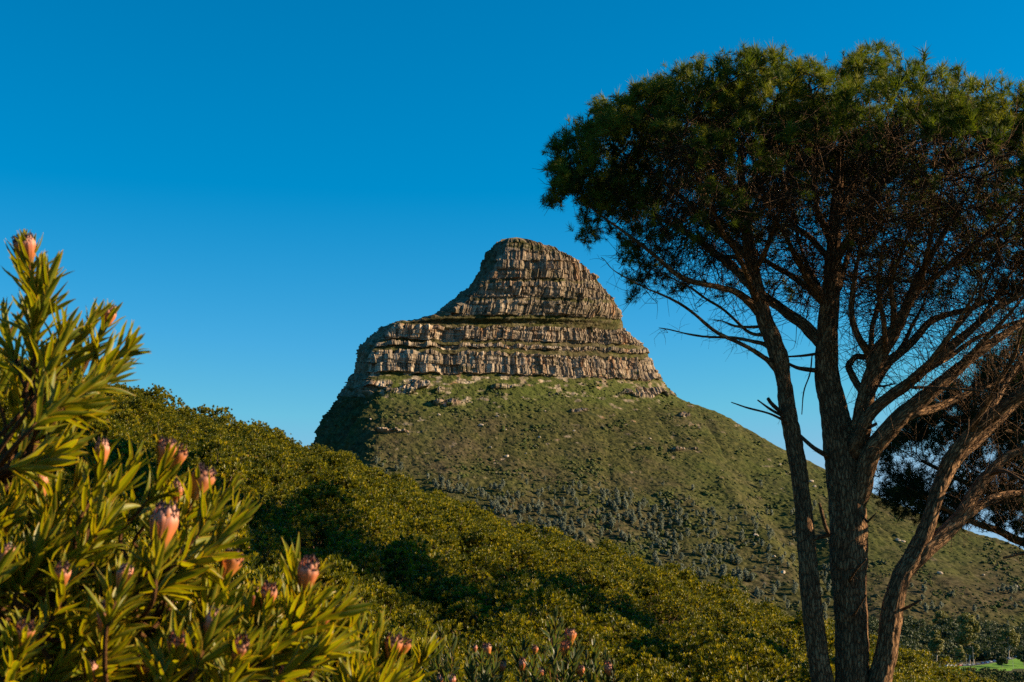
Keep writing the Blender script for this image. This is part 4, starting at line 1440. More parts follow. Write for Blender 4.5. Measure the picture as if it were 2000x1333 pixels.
# (stem index, traced points) limbs
LIMBS = [
    [(1474, 600, -.1, 24), (1440, 572, -.5, 17), (1400, 560, -.9, 15), (1350, 549, -1.1, 14), (1315, 530, -1.2, 13), (1255, 482, -1.3, 11), (1195, 437, -1.3, 9), (1145, 398, -1.2, 7), (1110, 370, -1.1, 5)],
    [(1500, 705, -.1, 14), (1462, 680, -.6, 11), (1412, 655, -1.0, 10), (1382, 634, -1.2, 9), (1342, 602, -1.5, 8), (1292, 577, -1.7, 7), (1252, 556, -1.9, 6), (1202, 522, -2.1, 4.5), (1172, 506, -2.2, 3)],
    [(1490, 672, .2, 11), (1440, 662, .5, 8), (1400, 659, .8, 7), (1335, 651, 1.0, 6), (1287, 641, 1.1, 3.5)],
    [(1496, 655, 0, 10), (1460, 647, .5, 8), (1411, 602, .9, 7), (1370, 575, 1.2, 6.5), (1338, 557, 1.4, 6), (1307, 540, 1.6, 5), (1257, 522, 1.8, 3)],
    [(1485, 640, .1, 9), (1440, 640, .3, 7), (1410, 630, .6, 5), (1382, 627, .9, 3)],
    [(1470, 560, -.1, 26), (1428, 520, .6, 20), (1372, 478, 1.3, 16), (1310, 440, 1.9, 12), (1240, 400, 2.4, 9), (1190, 360, 2.8, 6)],
    [(1466, 505, -.1, 26), (1425, 470, .2, 20), (1378, 425, .3, 17), (1325, 380, .3, 14), (1260, 330, .1, 11), (1195, 285, 0, 8), (1140, 260, 0, 5)],
    [(1462, 455, -.2, 22), (1425, 420, -.8, 17), (1390, 370, -1.3, 14), (1350, 310, -1.9, 11), (1300, 250, -2.4, 8), (1250, 215, -2.8, 5)],
    [(1452, 395, -.2, 18), (1415, 345, -.6, 14), (1392, 300, -1.0, 11), (1372, 250, -1.6, 8), (1350, 200, -2.2, 5)],
    [(1480, 590, -.1, 18), (1450, 520, -1.0, 14), (1405, 440, -2.0, 12), (1362, 350, -3.0, 9), (1325, 275, -3.6, 6)],
    [(1606, 672, .2, 34), (1566, 632, .5, 30), (1528, 605, .9, 27), (1482, 570, 1.4, 22), (1432, 520, 2.0, 18), (1376, 480, 2.6, 14), (1320, 440, 3.2, 10), (1270, 420, 3.7, 6)],
    [(1608, 592, .2, 20), (1580, 565, .5, 17), (1544, 540, .8, 15), (1500, 512, 1.2, 13), (1460, 476, 1.8, 10), (1420, 440, 2.4, 7)],
    [(1606, 578, .1, 22), (1580, 545, .0, 19), (1558, 510, -.2, 17), (1541, 478, -.5, 14), (1515, 430, -1.2, 12), (1490, 370, -2.0, 9), (1470, 300, -2.7, 6)],
    [(1614, 500, .2, 18), (1580, 462, .5, 15), (1550, 440, .8, 13), (1532, 408, 1.0, 11), (1515, 350, 1.2, 8)],
    [(1622, 470, .1, 20), (1602, 425, -.1, 17), (1592, 385, -.4, 14), (1588, 320, -1.0, 11), (1590, 250, -1.7, 8), (1585, 190, -2.3, 5)],
    [(1632, 510, .1, 24), (1665, 455, -.2, 20), (1698, 405, -.6, 17), (1725, 355, -1.0, 14), (1748, 300, -1.5, 11), (1765, 230, -2.1, 7)],
    [(1634, 430, .1, 18), (1660, 370, .2, 14), (1690, 310, .2, 11), (1720, 250, .0, 8)],
    # right-hand fork of the main stem
    [(1672, 880, .1, 58), (1684, 820, -.1, 50), (1694, 760, -.25, 44), (1714, 700, -.4, 38), (1742, 655, -.55, 33), (1768, 605, -.7, 28), (1792, 550, -.9, 24), (1826, 490, -1.2, 19), (1860, 430, -1.5, 15), (1892, 360, -1.9, 11), (1915, 290, -2.3, 7)],
    [(1700, 695, -.3, 24), (1680, 665, -.5, 18), (1667, 630, -.6, 16), (1664, 590, -.7, 15), (1668, 545, -.9, 13), (1680, 490, -1.2, 11), (1690, 420, -1.7, 9), (1700, 340, -2.3, 6)],
    [(1668, 740, .1, 18), (1658, 715, .3, 17), (1672, 698, .5, 15), (1700, 690, .8, 14), (1740, 640, 1.3, 12), (1790, 580, 1.8, 10), (1850, 510, 2.4, 8), (1905, 450, 3.0, 5)],
    [(1705, 725, -.3, 28), (1752, 694, -.1, 23), (1790, 660, .2, 20), (1822, 628, .5, 18), (1872, 610, .9, 16), (1930, 590, 1.3, 13), (2000, 550, 1.9, 10), (2070, 500, 2.4, 7)],
    [(1745, 650, -.55, 18), (1745, 600, -.9, 15), (1742, 560, -1.2, 13), (1760, 500, -1.7, 11), (1790, 430, -2.3, 9), (1810, 350, -2.9, 6)],
    [(1780, 580, -.8, 17), (1840, 530, -.8, 14), (1900, 480, -1.0, 12), (1970, 420, -1.3, 9), (2040, 360, -1.6, 6)],
    # the two long right-hand limbs
    [(1672, 870, -.2, 36), (1690, 822, -.4, 32), (1724, 786, -.55, 29), (1782, 744, -.7, 27), (1838, 694, -.8, 25), (1886, 654, -.9, 23), (1946, 604, -1.0, 20), (2010, 560, -1.2, 17), (2100, 480, -1.5, 12), (2180, 390, -1.8, 7)],
    [(1684, 960, -.1, 46), (1700, 890, -.3, 48), (1734, 844, -.45, 46), (1780, 796, -.55, 42), (1828, 758, -.6, 36), (1884, 712, -.5, 31), (1946, 662, -.3, 26), (2020, 610, 0, 21), (2110, 540, .4, 15), (2200, 450, .8, 9)],
    [(1786, 806, -.55, 24), (1822, 800, -.4, 20), (1852, 786, -.2, 18), (1890, 768, .1, 15), (1940, 750, .4, 12), (1990, 720, .9, 9), (2060, 670, 1.4, 6)],
    [(1860, 735, -.6, 18), (1900, 690, -.9, 15), (1945, 640, -1.3, 13), (2000, 580, -1.8, 10), (2050, 500, -2.3, 7)],
    [(1800, 728, -.7, 16), (1850, 700, .0, 13), (1910, 660, .7, 11), (1980, 630, 1.5, 9), (2060, 590, 2.3, 6)],
    # forks of the leaning right stem
    [(1808, 1072, -.2, 46), (1846, 1042, -.1, 40), (1882, 1000, .0, 36), (1906, 960, .1, 32), (1930, 925, .2, 30), (1966, 893, .3, 28), (2010, 870, .4, 25), (2080, 800, .6, 20), (2160, 690, .9, 13)],
    [(1884, 1006, .0, 30), (1920, 985, .3, 24), (1955, 973, .6, 21), (2000, 964, .9, 18), (2060, 950, 1.2, 14)],
    [(1834, 960, -.3, 30), (1866, 905, .0, 28), (1900, 870, .2, 26), (1945, 825, .4, 24), (2000, 770, .6, 21), (2080, 690, .9, 16), (2150, 590, 1.2, 10)],
    [(1640, 560, .2, 16), (1655, 500, .8, 13), (1675, 440, 1.6, 10), (1700, 390, 2.4, 7)],
    [(1625, 640, .2, 17), (1596, 560, 1.0, 14), (1570, 500, 1.8, 11), (1555, 440, 2.6, 8)],
    [(1690, 790, .0, 18), (1725, 730, .8, 15), (1765, 670, 1.6, 12), (1800, 600, 2.4, 9), (1830, 540, 3.0, 6)],
    [(1730, 690, -.5, 17), (1725, 630, -1.2, 14), (1715, 560, -2.0, 11), (1722, 470, -2.8, 8)],
    [(1760, 760, -.6, 17), (1820, 700, -1.4, 14), (1880, 620, -2.2, 11), (1925, 530, -2.9, 8)],
    [(1810, 720, -.7, 16), (1860, 650, -.9, 13), (1905, 590, -1.3, 11), (1950, 500, -1.9, 8)],
    [(1850, 690, -.8, 15), (1900, 640, -.3, 12), (1960, 560, .3, 10), (2010, 480, .9, 7)],
    [(1895, 845, -.5, 18), (1930, 780, -1.2, 14), (1975, 700, -2.0, 11), (2010, 610, -2.8, 8)],
    [(1930, 815, -.6, 16), (1970, 740, .1, 13), (2010, 670, .8, 10), (2050, 600, 1.4, 7)],
    [(1800, 545, -1.0, 15), (1815, 480, -1.8, 12), (1835, 400, -2.6, 9), (1850, 330, -3.2, 6)],
    [(1700, 705, -.3, 16), (1706, 640, .4, 13), (1722, 570, 1.2, 11), (1750, 490, 2.0, 8)],
    [(1470, 540, -.1, 16), (1500, 480, -.8, 13), (1525, 410, -1.6, 10), (1540, 330, -2.4, 7)],
    [(1460, 440, -.2, 14), (1485, 380, .3, 11), (1500, 320, .8, 8)],
    [(1452, 500, .1, 14), (1410, 500, 1.2, 11), (1360, 470, 2.2, 9), (1310, 420, 3.0, 6)],
]
DEAD = [
    [(1532, 822, -.3, 6), (1502, 808, -.5, 4.5), (1460, 797, -.7, 4), (1428, 786, -.9, 2)],
    [(1530, 814, -.2, 7), (1505, 800, -.4, 6), (1480, 782, -.6, 3)],
    [(1526, 806, -.2, 9), (1508, 790, -.4, 9), (1500, 779, -.5, 8)],
    [(1614, 890, .0, 12), (1592, 877, -.1, 10), (1574, 862, -.1, 9), (1556, 845, -.1, 7)],
    [(1606, 725, .2, 11), (1575, 722, .1, 10), (1555, 718, .0, 8), (1535, 708, -.1, 6)],
    [(1604, 690, .1, 7), (1570, 695, .0, 6), (1540, 697, -.1, 4)],
    [(1586, 695, .1, 3), (1582, 730, .1, 3.5), (1570, 765, .1, 3), (1566, 810, .1, 2)],
    [(1620, 1045, -.4, 9), (1612, 1028, -.6, 9), (1606, 1005, -.7, 8), (1600, 983, -.8, 5)],
    [(1694, 1020, -.3, 5), (1704, 1010, -.5, 4), (1712, 1002, -.6, 2)],
    [(1697, 746, -.3, 6), (1718, 755, -.4, 5), (1748, 750, -.5, 3)],
    [(1692, 838, -.3, 8), (1708, 830, -.4, 7), (1712, 828, -.4, 6)],
    [(1668, 1200, -.6, 7), (1680, 1180, -.8, 6), (1692, 1162, -.9, 4)],
    [(1660, 1130, -.6, 8), (1674, 1110, -.9, 7), (1692, 1092, -1.0, 4)],
    [(1765, 1190, -.2, 7), (1785, 1180, -.4, 5), (1799, 1172, -.5, 4)],
    [(1782, 757, -1.0, 7), (1830, 758, -1.4, 6), (1900, 763, -1.6, 5), (1970, 772, -1.7, 3)],
    [(1880, 870, -1.0, 4), (1890, 845, -1.0, 4), (1892, 815, -1.0, 3)],
    [(1950, 920, -.2, 9), (1965, 922, -.5, 8), (1990, 935, -.9, 6), (2030, 960, -1.2, 4)],
    [(1960, 918, -.2, 6), (1980, 925, -.3, 5), (2010, 935, -.4, 3)],
    [(1508, 590, -.4, 5), (1512, 570, -.6, 4), (1530, 548, -.7, 3)],
]


def px_line(pts, Y0, spacing=0.12):
    a = np.array(pts, float)
    p = P(a[:, 0], a[:, 1], Y0 + a[:, 2])
    w = a[:, 3] / FPX * (Y0 + a[:, 2]) / 2 * .92
    L = np.linalg.norm(np.diff(p, axis=0), axis=1).sum()
    n = max(4, int(L / spacing) + 1)
    q = catmull(p, n)
    t = np.linspace(0, len(a) - 1, n)
    return q, np.interp(t, np.arange(len(a)), w)


def twigs(r, pts, rads, n, lmin, lmax, droop=-0.15, rad=0.0035):
    """thin dead twigs along a limb"""
    m = []
    for k in range(n):
        i = int(r.integers(1, len(pts) - 1))
        ax = unit(pts[i + 1 if i + 1 < len(pts) else i] - pts[i - 1])
        d = unit(ax * r.uniform(-.1, .9) + unit(r.normal(size=3)) * 1.0 + np.array([0, 0, r.uniform(-.6, .5)]))
        L = r.uniform(lmin, lmax)
        p = [pts[i]]
        for s in range(3):
            d = unit(d + r.normal(size=3) * .35 + np.array([0, 0, droop]))
            p.append(p[-1] + d * L / 3)
        m.append((np.array(p), np.linspace(rad * r.uniform(.9, 1.5), rad * .45, 4)))
        if r.random() < .7:
            d2 = unit(d + r.normal(size=3) * .8)
            m.append((np.array([p[1], p[1] + d2 * L * .25, p[1] + d2 * L * .45 + np.array([0, 0, -.03])]), np.linspace(rad * .8, rad * .4, 3)))
    return m


def needle_tuft(r, n, spread=1.0):
    """burst of needles around +z, unit length"""
    V, F = [], []
    for k in range(n):
        a = r.random() * 6.283
        el = spread * (r.random() ** .6) * 1.25
        d = np.array([math.cos(a) * math.sin(el), math.sin(a) * math.sin(el), math.cos(el)])
        s = unit(np.cross(d, r.normal(size=3))) * 0.034
        L = r.uniform(.75, 1.1)
        b = np.array([0, 0, r.uniform(-.5, .3)])
        o = len(V)
        V += [b - s, b + s, b + d * L]
        F.append([o, o + 1, o + 2])
    return np.array(V), np.array(F)


def add_needles(m, r, tips, dirs, size, per, variants=8, lum=None):
    for k in range(variants):
        idx = np.arange(k, len(tips), variants)
        if not len(idx):
            continue
        tv, tf = needle_tuft(r, per)
        V, F = scatter(tv, tf, frames(dirs[idx], r=r), tips[idx], size * r.uniform(.75, 1.25, len(idx)))
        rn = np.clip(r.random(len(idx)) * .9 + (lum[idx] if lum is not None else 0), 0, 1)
        m.add(V, F, 0, rnd=np.repeat(rn, len(tv)))


def dome_z(x, y, r0=5.35, cx=6.05, cy=25.0, zb=6.6, h=2.02):
    q = np.hypot((x - cx) / r0, (y - cy) / 5.0)
    return zb - .11 * (x - cx) + h * np.sqrt(np.clip(1 - q ** 3.0, 0, 1)), q


def build_pine():
    r = np.random.default_rng(123)
    base = np.array([6.1, 25.0, ground_h(np.array([6.1]), np.array([25.0]))[0]])
    root = thing('umbrella_pine', base, 'tall umbrella pine with several stems and a wide flat dark crown at the right', 'tree')
    inv = -base
    nodes, parents, base_r = [], [], []
    tubes = []

    def add_line(pts, rads, attach=True):
        par = -1
        if attach and nodes:
            d = np.linalg.norm(np.array(nodes) - pts[0], axis=1)
            par = int(np.argmin(d))
        for p, w in zip(pts, rads):
            nodes.append(p); parents.append(par); base_r.append(w)
            par = len(nodes) - 1

    def root_in(q, w):
        na = np.array(nodes)
        j = int(np.argmin(np.linalg.norm(na - q[0], axis=1)))
        k = j
        while parents[k] >= 0 and np.linalg.norm(na[k] - na[j]) < max(.22, 2.2 * w[0]):
            k = parents[k]
        w0 = min(w[0] * .9, base_r[k] * .75)
        gap = np.linalg.norm(q[0] - na[k])
        n = max(2, int(gap / .1))
        q2 = catmull([na[k], na[k] * .45 + q[0] * .55 + np.array([0, 0, -.02]), q[0]], n + 1)[:-1]
        return np.vstack([q2, q]), np.concatenate([np.linspace(w0, w[0], n + 1)[:-1], w])

    stem_lines = []
    for s in STEMS:
        q, w = px_line(s, PY0, .14)
        # bury the foot
        q[0, 2] = min(q[0, 2], base[2] - .3)
        add_line(q, w, False)
        stem_lines.append((q, w))
    limb_lines = []
    for s in LIMBS:
        q, w = px_line(s, PY0, .14)
        w = w * .84
        q, w = root_in(q, w)
        zt, qq = dome_z(q[:, 0], q[:, 1])
        good = (q[:, 2] < zt - .35) | (np.arange(len(q)) < 5)
        cut = len(q) if good.all() else max(5, int(np.argmin(good)))
        q, w = q[:cut], w[:cut].copy()
        w[-max(3, cut // 2):] *= np.linspace(1, .45, max(3, cut // 2))
        add_line(q, w)
        limb_lines.append((q, w))
    n_trace = len(nodes)
    # attractors: lumpy umbrella shell with a hollow underside, plus sparse interior
    N = 7500
    x = r.uniform(.5, 12.2, N * 3); y = r.uniform(19.6, 30.4, N * 3)
    zt, q = dome_z(x, y)
    lump = .34 * vnoise(v3(x / 1.0, y / 1.0, 3.0), 17) + .20 * vnoise(v3(x / .5, y / .5, 3.0), 18)
    th = 1.05 * (1 - .5 * q)
    z = zt + lump - th * r.random(N * 3) ** 1.7 + .05
    dens = vnoise(v3(x / 1.1, y / 1.1, z / .9), 19) + .35 * vnoise(v3(x / .45, y / .45, z / .45), 20)
    ok = (q < 1.0 + .07 * vnoise(v3(x, y, 1.0), 21)) & (dens > -0.33)
    A = np.stack([x, y, z], -1)[ok][:N]
    # lower fringe on the left rim
    k = 130
    fr = P(r.uniform(1072, 1250, k), 0, 25.0)
    fx = r.uniform(1070, 1240, k)
    fy = np.interp(fx, [1070, 1120, 1240], [335, 385, 400]) + r.uniform(-60, 15, k)
    A = np.vstack([A, P(fx, fy, 24.2 + r.uniform(-1.2, 1.6, k))])
    # the outer ends of the right-hand limbs, beyond the frame
    ends = np.array([q[-1] for q, w in limb_lines + stem_lines if q[-1][0] > 9.3])
    if len(ends):
        e = ends[r.integers(0, len(ends), 900)] + r.normal(size=(900, 3)) * np.array([.75, .75, .4]) + np.array([.1, 0, .35])
        A = np.vstack([A, e[e[:, 0] > 9.4]])
    # interior
    k = 9000
    xi = np.where(r.random(k) < .4, r.uniform(6.0, 11.8, k), r.uniform(2.2, 11.5, k)); yi = r.uniform(20.5, 29.8, k)
    zt, q = dome_z(xi, yi)
    zi = zt - r.uniform(1.0, 3.4, k) * (1 - .25 * q)
    oki = (q < .95) & (zi > 4.0 + 1.9 * q)
    A = np.vstack([A, np.stack([xi, yi, zi], -1)[oki]])
    grow(nodes, parents, A, .16, .19, 150, r, up=.05, jit=.22)
    Nn = len(nodes)
    nd = np.array(nodes)
    br = np.zeros(Nn); br[:n_trace] = base_r
    rad, kids = tree_radii(parents, .005, 2.25, None)
    rad[:n_trace] = br[:n_trace]
    rad[n_trace:] = np.minimum(rad[n_trace:], .05)
    # stems and limbs, one mesh each
    for i, (q, w) in enumerate(stem_lines):
        L = np.linalg.norm(np.diff(q, axis=0), axis=1).sum()
        nn = int(L / .035)
        qq = catmull(q, nn); ww = np.interp(np.linspace(0, 1, nn), np.linspace(0, 1, len(w)), w)
        V, F, tc = tube(qq, ww, 72, bark=.020, seed=i + 1, lobes=[.05, .13, .07][i])
        link('stem', mesh_np('stem', V + inv, F, {'tube': tc}), M_bark, root)
    for i, (q, w) in enumerate(limb_lines):
        L = np.linalg.norm(np.diff(q, axis=0), axis=1).sum()
        sd = 40 if w[0] > .1 else 20
        nn = int(L / (.04 if w[0] > .1 else .06))
        q = q.copy()
        wob = np.stack([vnoise(v3(np.linspace(0, L / .55, len(q)), i * 3.1, c), 77) for c in (0, 5, 9)], -1) * .05 * np.linspace(0, 1, len(q))[:, None]
        qq = catmull(q + wob, nn); ww = np.interp(np.linspace(0, 1, nn), np.linspace(0, 1, len(w)), w)
        # flare into the parent
        ww = ww * (1 + .12 * np.exp(-np.linspace(0, L, nn) / .3))
        V, F, tc = tube(qq, ww, sd, bark=.014 if w[0] > .1 else .006, seed=20 + i, lobes=.05)
        link('limb', mesh_np('limb', V + inv, F, {'tube': tc}), M_bark, root)
    # fine branches
    m = MB()
    for ch in chains(parents, kids, rad, range(n_trace)):
        if ch[1] < n_trace:
            # chain starting on a traced limb: drop the traced run
            ch = [c for c in ch if c >= n_trace] if any(c >= n_trace for c in ch) else None
            if not ch or len(ch) < 2:
                continue
            if parents[ch[0]] >= 0:
                ch = [parents[ch[0]]] + ch
        pts = nd[ch]
        rr = rad[ch].copy(); rr[0] = min(rr[0], rr[1] * 1.15)
        V, F, tc = tube(pts + 0, rr, 6 if rr.max() > .015 else 4, cap=False)
        m.add(V + inv, F[0], tube=tc)
    o = link('branches', m.mesh('branches'), M_twig, root)
    o['kind'] = 'stuff'
    # dead limbs and twigs
    m = MB()
    dl = []
    for s in DEAD:
        q, w = px_line(s, PY0, .08)
        dl.append((q, w))
        na_ = nd[:n_trace]; jn = na_[int(np.argmin(np.linalg.norm(na_ - q[0], axis=1)))]
        q = np.vstack([jn[None] * .6 + q[:1] * .4, q]); w = np.append(w[:1], w)
        V, F, tc = tube(q, w, 8, bark=.002, seed=3)
        m.add(V + inv, F[0], tube=tc); m.add(V + inv, F[1], tube=tc)
    tw = []
    for i in (1, 2, 3, 4, 0):
        q, w = limb_lines[i]
        tw += twigs(r, q, w, [16, 34, 14, 22, 10][[1, 2, 3, 4, 0].index(i)] if i else 40, .12, .55, droop=-.1)
    for q, w in dl:
        tw += twigs(r, q, w, 3, .05, .25, rad=.0028)
    for i in range(5, len(limb_lines)):
        q, w = limb_lines[i]
        tw += twigs(r, q[len(q) // 5:], w, 85, .25, 1.4, droop=.03, rad=.0055)
    # twigs in the hollow under the crown
    inner = np.where((rad[n_trace:] > .0045) & (rad[n_trace:] < .04))[0] + n_trace
    zt, q = dome_z(nd[inner, 0], nd[inner, 1])
    inner = inner[(zt - nd[inner, 2] > .55)]
    for i in r.choice(inner, 8000, replace=True):
        d = unit(r.normal(size=3) + np.array([0, 0, .25]))
        L = r.uniform(.2, .95)
        tw.append((np.array([nd[i], nd[i] + d * L * .5 + r.normal(size=3) * .03, nd[i] + d * L + np.array([0, 0, .05])]), np.array([.006, .0045, .0025])))
    for p, w in tw:
        V, F, tc = tube(p, w, 3, cap=False)
        m.add(V + inv, F[0], tube=tc)
    o = link('dead_twigs', m.mesh('dead_twigs'), M_twig, root)
    o['kind'] = 'stuff'
    # needles at the young ends of the shell
    par = np.array(parents)
    ids = np.arange(n_trace, Nn)
    dirs = unit(nd[ids] - nd[par[ids]])
    zt, q = dome_z(nd[ids, 0], nd[ids, 1])
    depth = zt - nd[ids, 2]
    leafy = (rad[ids] < .0125) & ((depth < .95) | (q > .9) | (nd[ids, 0] < 2.4) | (nd[ids, 0] > 9.7))
    keep = leafy & (r.random(len(ids)) < np.where(depth < .8, 1.0, .6))
    deep = (rad[ids] < .007) & (depth >= 1.2) & (r.random(len(ids)) < np.where(nd[ids, 0] < 4.0, .14, .02))
    keep = keep | deep
    ids = ids[keep]; dirs = dirs[keep]; depth = depth[keep]
    reps = 7
    tips = np.concatenate([nd[ids] + r.normal(size=(len(ids), 3)) * (.02 if k == 0 else .085) for k in range(reps)])
    dd = np.concatenate([unit(dirs + r.normal(size=dirs.shape) * .45 + np.array([0, 0, .55])) for k in range(reps)])
    lum = np.tile(np.where(depth < .5, .22, -.12), reps)  # top needles tinted lighter as sunlit, inner ones darker as shaded
    cl = vnoise(tips / np.array([.55, .55, .42]), 55) + .4 * vnoise(tips / .25, 56)
    kp = (cl > -.12) | (r.random(len(tips)) < .12)
    tips, dd, lum = tips[kp], dd[kp], lum[kp]
    m = MB()
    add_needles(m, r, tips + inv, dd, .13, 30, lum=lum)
    # brushes of long needles at the outermost tips
    leafless = np.array([len(kids[i]) == 0 for i in range(Nn)])
    ti = np.where(leafless & (np.arange(Nn) >= n_trace))[0]
    zt, q = dome_z(nd[ti, 0], nd[ti, 1])
    ti = ti[(zt - nd[ti, 2] < .55) | (nd[ti, 0] < 1.6)]
    dd = unit(unit(nd[ti] - nd[par[ti]]) * .5 + np.array([0, 0, 1.0]) + r.normal(size=(len(ti), 3)) * .3)
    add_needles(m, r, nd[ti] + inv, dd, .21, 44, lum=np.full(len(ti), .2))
    link('crown', m.mesh('crown', smooth=False), M_needle, root)
    print('pine nodes', Nn, 'tufts', len(tips))


build_pine()


def build_second_pine():
    r = np.random.default_rng(321)
    Y0 = 33.0
    tr = [(2330, 1500, 0, 90), (2320, 1250, 0, 80), (2290, 1000, 0, 66), (2260, 800, 0, 46), (2235, 690, 0, 26), (2225, 600, 0, 12)]
    lm = [[(2300, 1090, 0, 30), (2150, 1075, -.8, 24), (2010, 1062, -1.4, 19), (1950, 1037, -1.6, 16), (1895, 1018, -1.8, 12), (1830, 985, -1.9, 9), (1770, 950, -2.0, 5)],
          [(2280, 1010, 0, 28), (2120, 1000, .6, 20), (1990, 985, 1.0, 15), (1900, 950, 1.2, 11), (1800, 900, 1.4, 7)],
          [(2280, 960, 0, 28), (2150, 900, -.6, 22), (2020, 860, -1.2, 16), (1920, 830, -1.6, 12), (1830, 810, -1.9, 7)],
          [(2270, 880, 0, 26), (2130, 820, .8, 20), (2000, 780, 1.6, 14), (1900, 750, 2.2, 8)],
          [(2250, 760, 0, 24), (2150, 680, -1, 18), (2060, 600, -1.8, 12)],
          [(2300, 1060, 0, 20), (2130, 1100, -1.5, 14), (2020, 1080, -2.2, 9), (1960, 1090, -2.6, 5)]]
    q, w = px_line(tr, Y0, .2)
    base = q[0].copy()
    base[2] = ground_h(base[None, 0], base[None, 1])[0]
    q[0, 2] = base[2] - .3
    root = thing('pine_tree', base, 'second dark pine reaching in from the right edge behind the big umbrella pine', 'tree')
    inv = -base
    nodes, parents, br = [], [], []
    def add(q, w, par):
        for p, x in zip(q, w):
            nodes.append(p); parents.append(par); br.append(x)
            par = len(nodes) - 1
    add(q, w, -1)
    V, F, tc = tube(catmull(q, 160), np.interp(np.linspace(0, 1, 160), np.linspace(0, 1, len(w)), w), 36, bark=.018, seed=51, lobes=.07)
    link('trunk', mesh_np('trunk', V + inv, F, {'tube': tc}), M_bark, root)
    for i, l in enumerate(lm):
        q2, w2 = px_line(l, Y0, .18)
        d = np.linalg.norm(np.array(nodes) - q2[0], axis=1)
        add(q2, w2, int(np.argmin(d)))
        V, F, tc = tube(catmull(q2, 60), np.interp(np.linspace(0, 1, 60), np.linspace(0, 1, len(w2)), w2), 12, bark=.006, seed=60 + i)
        link('limb', mesh_np('limb', V + inv, F, {'tube': tc}), M_bark, root)
    nt = len(nodes)
    n = 5200
    px = r.uniform(1715, 2480, n); py = r.uniform(620, 1105, n)
    top = np.interp(px, [1715, 1760, 1830, 1900, 2050, 2480], [885, 810, 762, 720, 600, 560])
    bot = np.interp(px, [1715, 1780, 1840, 1900, 1980, 2100, 2480], [985, 1010, 1040, 1000, 1000, 1060, 1080])
    A = P(px, py, Y0 + r.uniform(-2.6, 2.6, n))
    dn = vnoise(A / 1.3, 71) + .4 * vnoise(A / .5, 72)
    gapx = ((px - 1800) / 75) ** 2 + ((py - 905) / 30) ** 2 < 1
    A = A[(py > top) & (py < bot) & (dn > -.15) & ~gapx]
    grow(nodes, parents, A, .2, .26, 90, r, up=.03, jit=.25)
    nd = np.array(nodes)
    rad, kids = tree_radii(parents, .0045, 2.3)
    rad[:nt] = br
    rad[nt:] = np.minimum(rad[nt:], .045)
    m = MB()
    for ch in chains(parents, kids, rad, range(nt)):
        ch2 = [c for c in ch if c >= nt]
        if len(ch2) < 1:
            continue
        ch2 = [parents[ch2[0]]] + ch2
        rr = rad[ch2].copy(); rr[0] = min(rr[0], rr[1] * 1.2)
        V, F, tc = tube(nd[ch2], rr, 4, cap=False)
        m.add(V + inv, F[0], tube=tc)
    for i in r.choice(np.arange(nt, len(nd)), 260):
        d = unit(r.normal(size=3) + np.array([-.2, 0, -.2])); L = r.uniform(.2, .6)
        V, F, tc = tube([nd[i], nd[i] + d * L * .5, nd[i] + d * L + np.array([0, 0, -.05])], [.005, .004, .002], 3, cap=False)
        m.add(V + inv, F[0], tube=tc)
    o = link('branches', m.mesh('branches'), M_twig, root)
    o['kind'] = 'stuff'
    par = np.array(parents)
    ids = np.arange(nt, len(nd))
    ids = ids[(rad[ids] < .011)]
    dirs = unit(nd[ids] - nd[par[ids]])
    tips = np.concatenate([nd[ids] + r.normal(size=(len(ids), 3)) * .10 for k in range(6)])
    dd = np.concatenate([unit(dirs + r.normal(size=dirs.shape) * .5 + np.array([0, 0, .3])) for k in range(6)])
    m = MB()
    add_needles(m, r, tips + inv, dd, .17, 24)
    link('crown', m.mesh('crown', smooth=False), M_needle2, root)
    print('second pine', len(nd), len(tips))


build_second_pine()


def build_shade_pine(loc, h, cr, seed, label):
    """an unseen pine added outside the frame on the right to throw shade over the hillside"""
    r = np.random.default_rng(seed)
    base = np.array([loc[0], loc[1], ground_h(np.array([loc[0]]), np.array([loc[1]]))[0]])
    root = thing('pine_tree', base, label, 'tree')
    m = MB()
    st = catmull([[0, 0, -.4], [.2, .1, h * .3], [-.1, 0, h * .6], [.1, 0, h * .85]], 40)
    V, F, tc = tube(st, np.linspace(.34, .12, 40), 24, bark=.015, seed=seed, lobes=.06)
    m.add(V, F[0], tube=tc)
    cen, rad = [], []
    for k in range(26):
        a = r.random() * 6.283; q = r.random() ** .5
        c = np.array([math.cos(a) * q * cr, math.sin(a) * q * cr, h * (.72 + .25 * math.sqrt(1 - q * q * .9)) + r.normal() * .25])
        cen.append(c); rad.append(np.array([1, 1, .55]) * r.uniform(.65, 1.15))
        s0 = st[int(r.integers(18, 38))]
        V, F, tc = tube(catmull([s0, s0 * .45 + c * .55 - np.array([0, 0, .4]), c], 8), np.linspace(.09, .02, 8), 6)
        m.add(V, F[0], tube=tc)
    link('trunk', m.mesh('trunk'), M_bark, root)
    tips, dirs = [], []
    for c, rd in zip(cen, rad):
        d = unit(r.normal(size=(150, 3)))
        tips.append(c + d * rd * (r.random((150, 1)) ** .4)); dirs.append(unit(d + np.array([0, 0, .6])))
    m = MB()
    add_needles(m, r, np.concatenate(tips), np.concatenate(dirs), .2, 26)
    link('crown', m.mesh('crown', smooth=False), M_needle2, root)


build_shade_pine((17.5, 16.6), 12.3, 3.6, 5, 'unseen pine added beyond the right edge, nearest of those shading the hillside')  # put in out of view for the shade on the lower hillside
#build_shade_pine((24.5, 23.0), 14.5, 3.8, 6, 'taller unseen pine added farther beyond the right edge of the view')
build_shade_pine((15.5, 11.2), 12.0, 3.4, 9, 'unseen pine added closest to the camera, shading the hillside from outside the right edge')


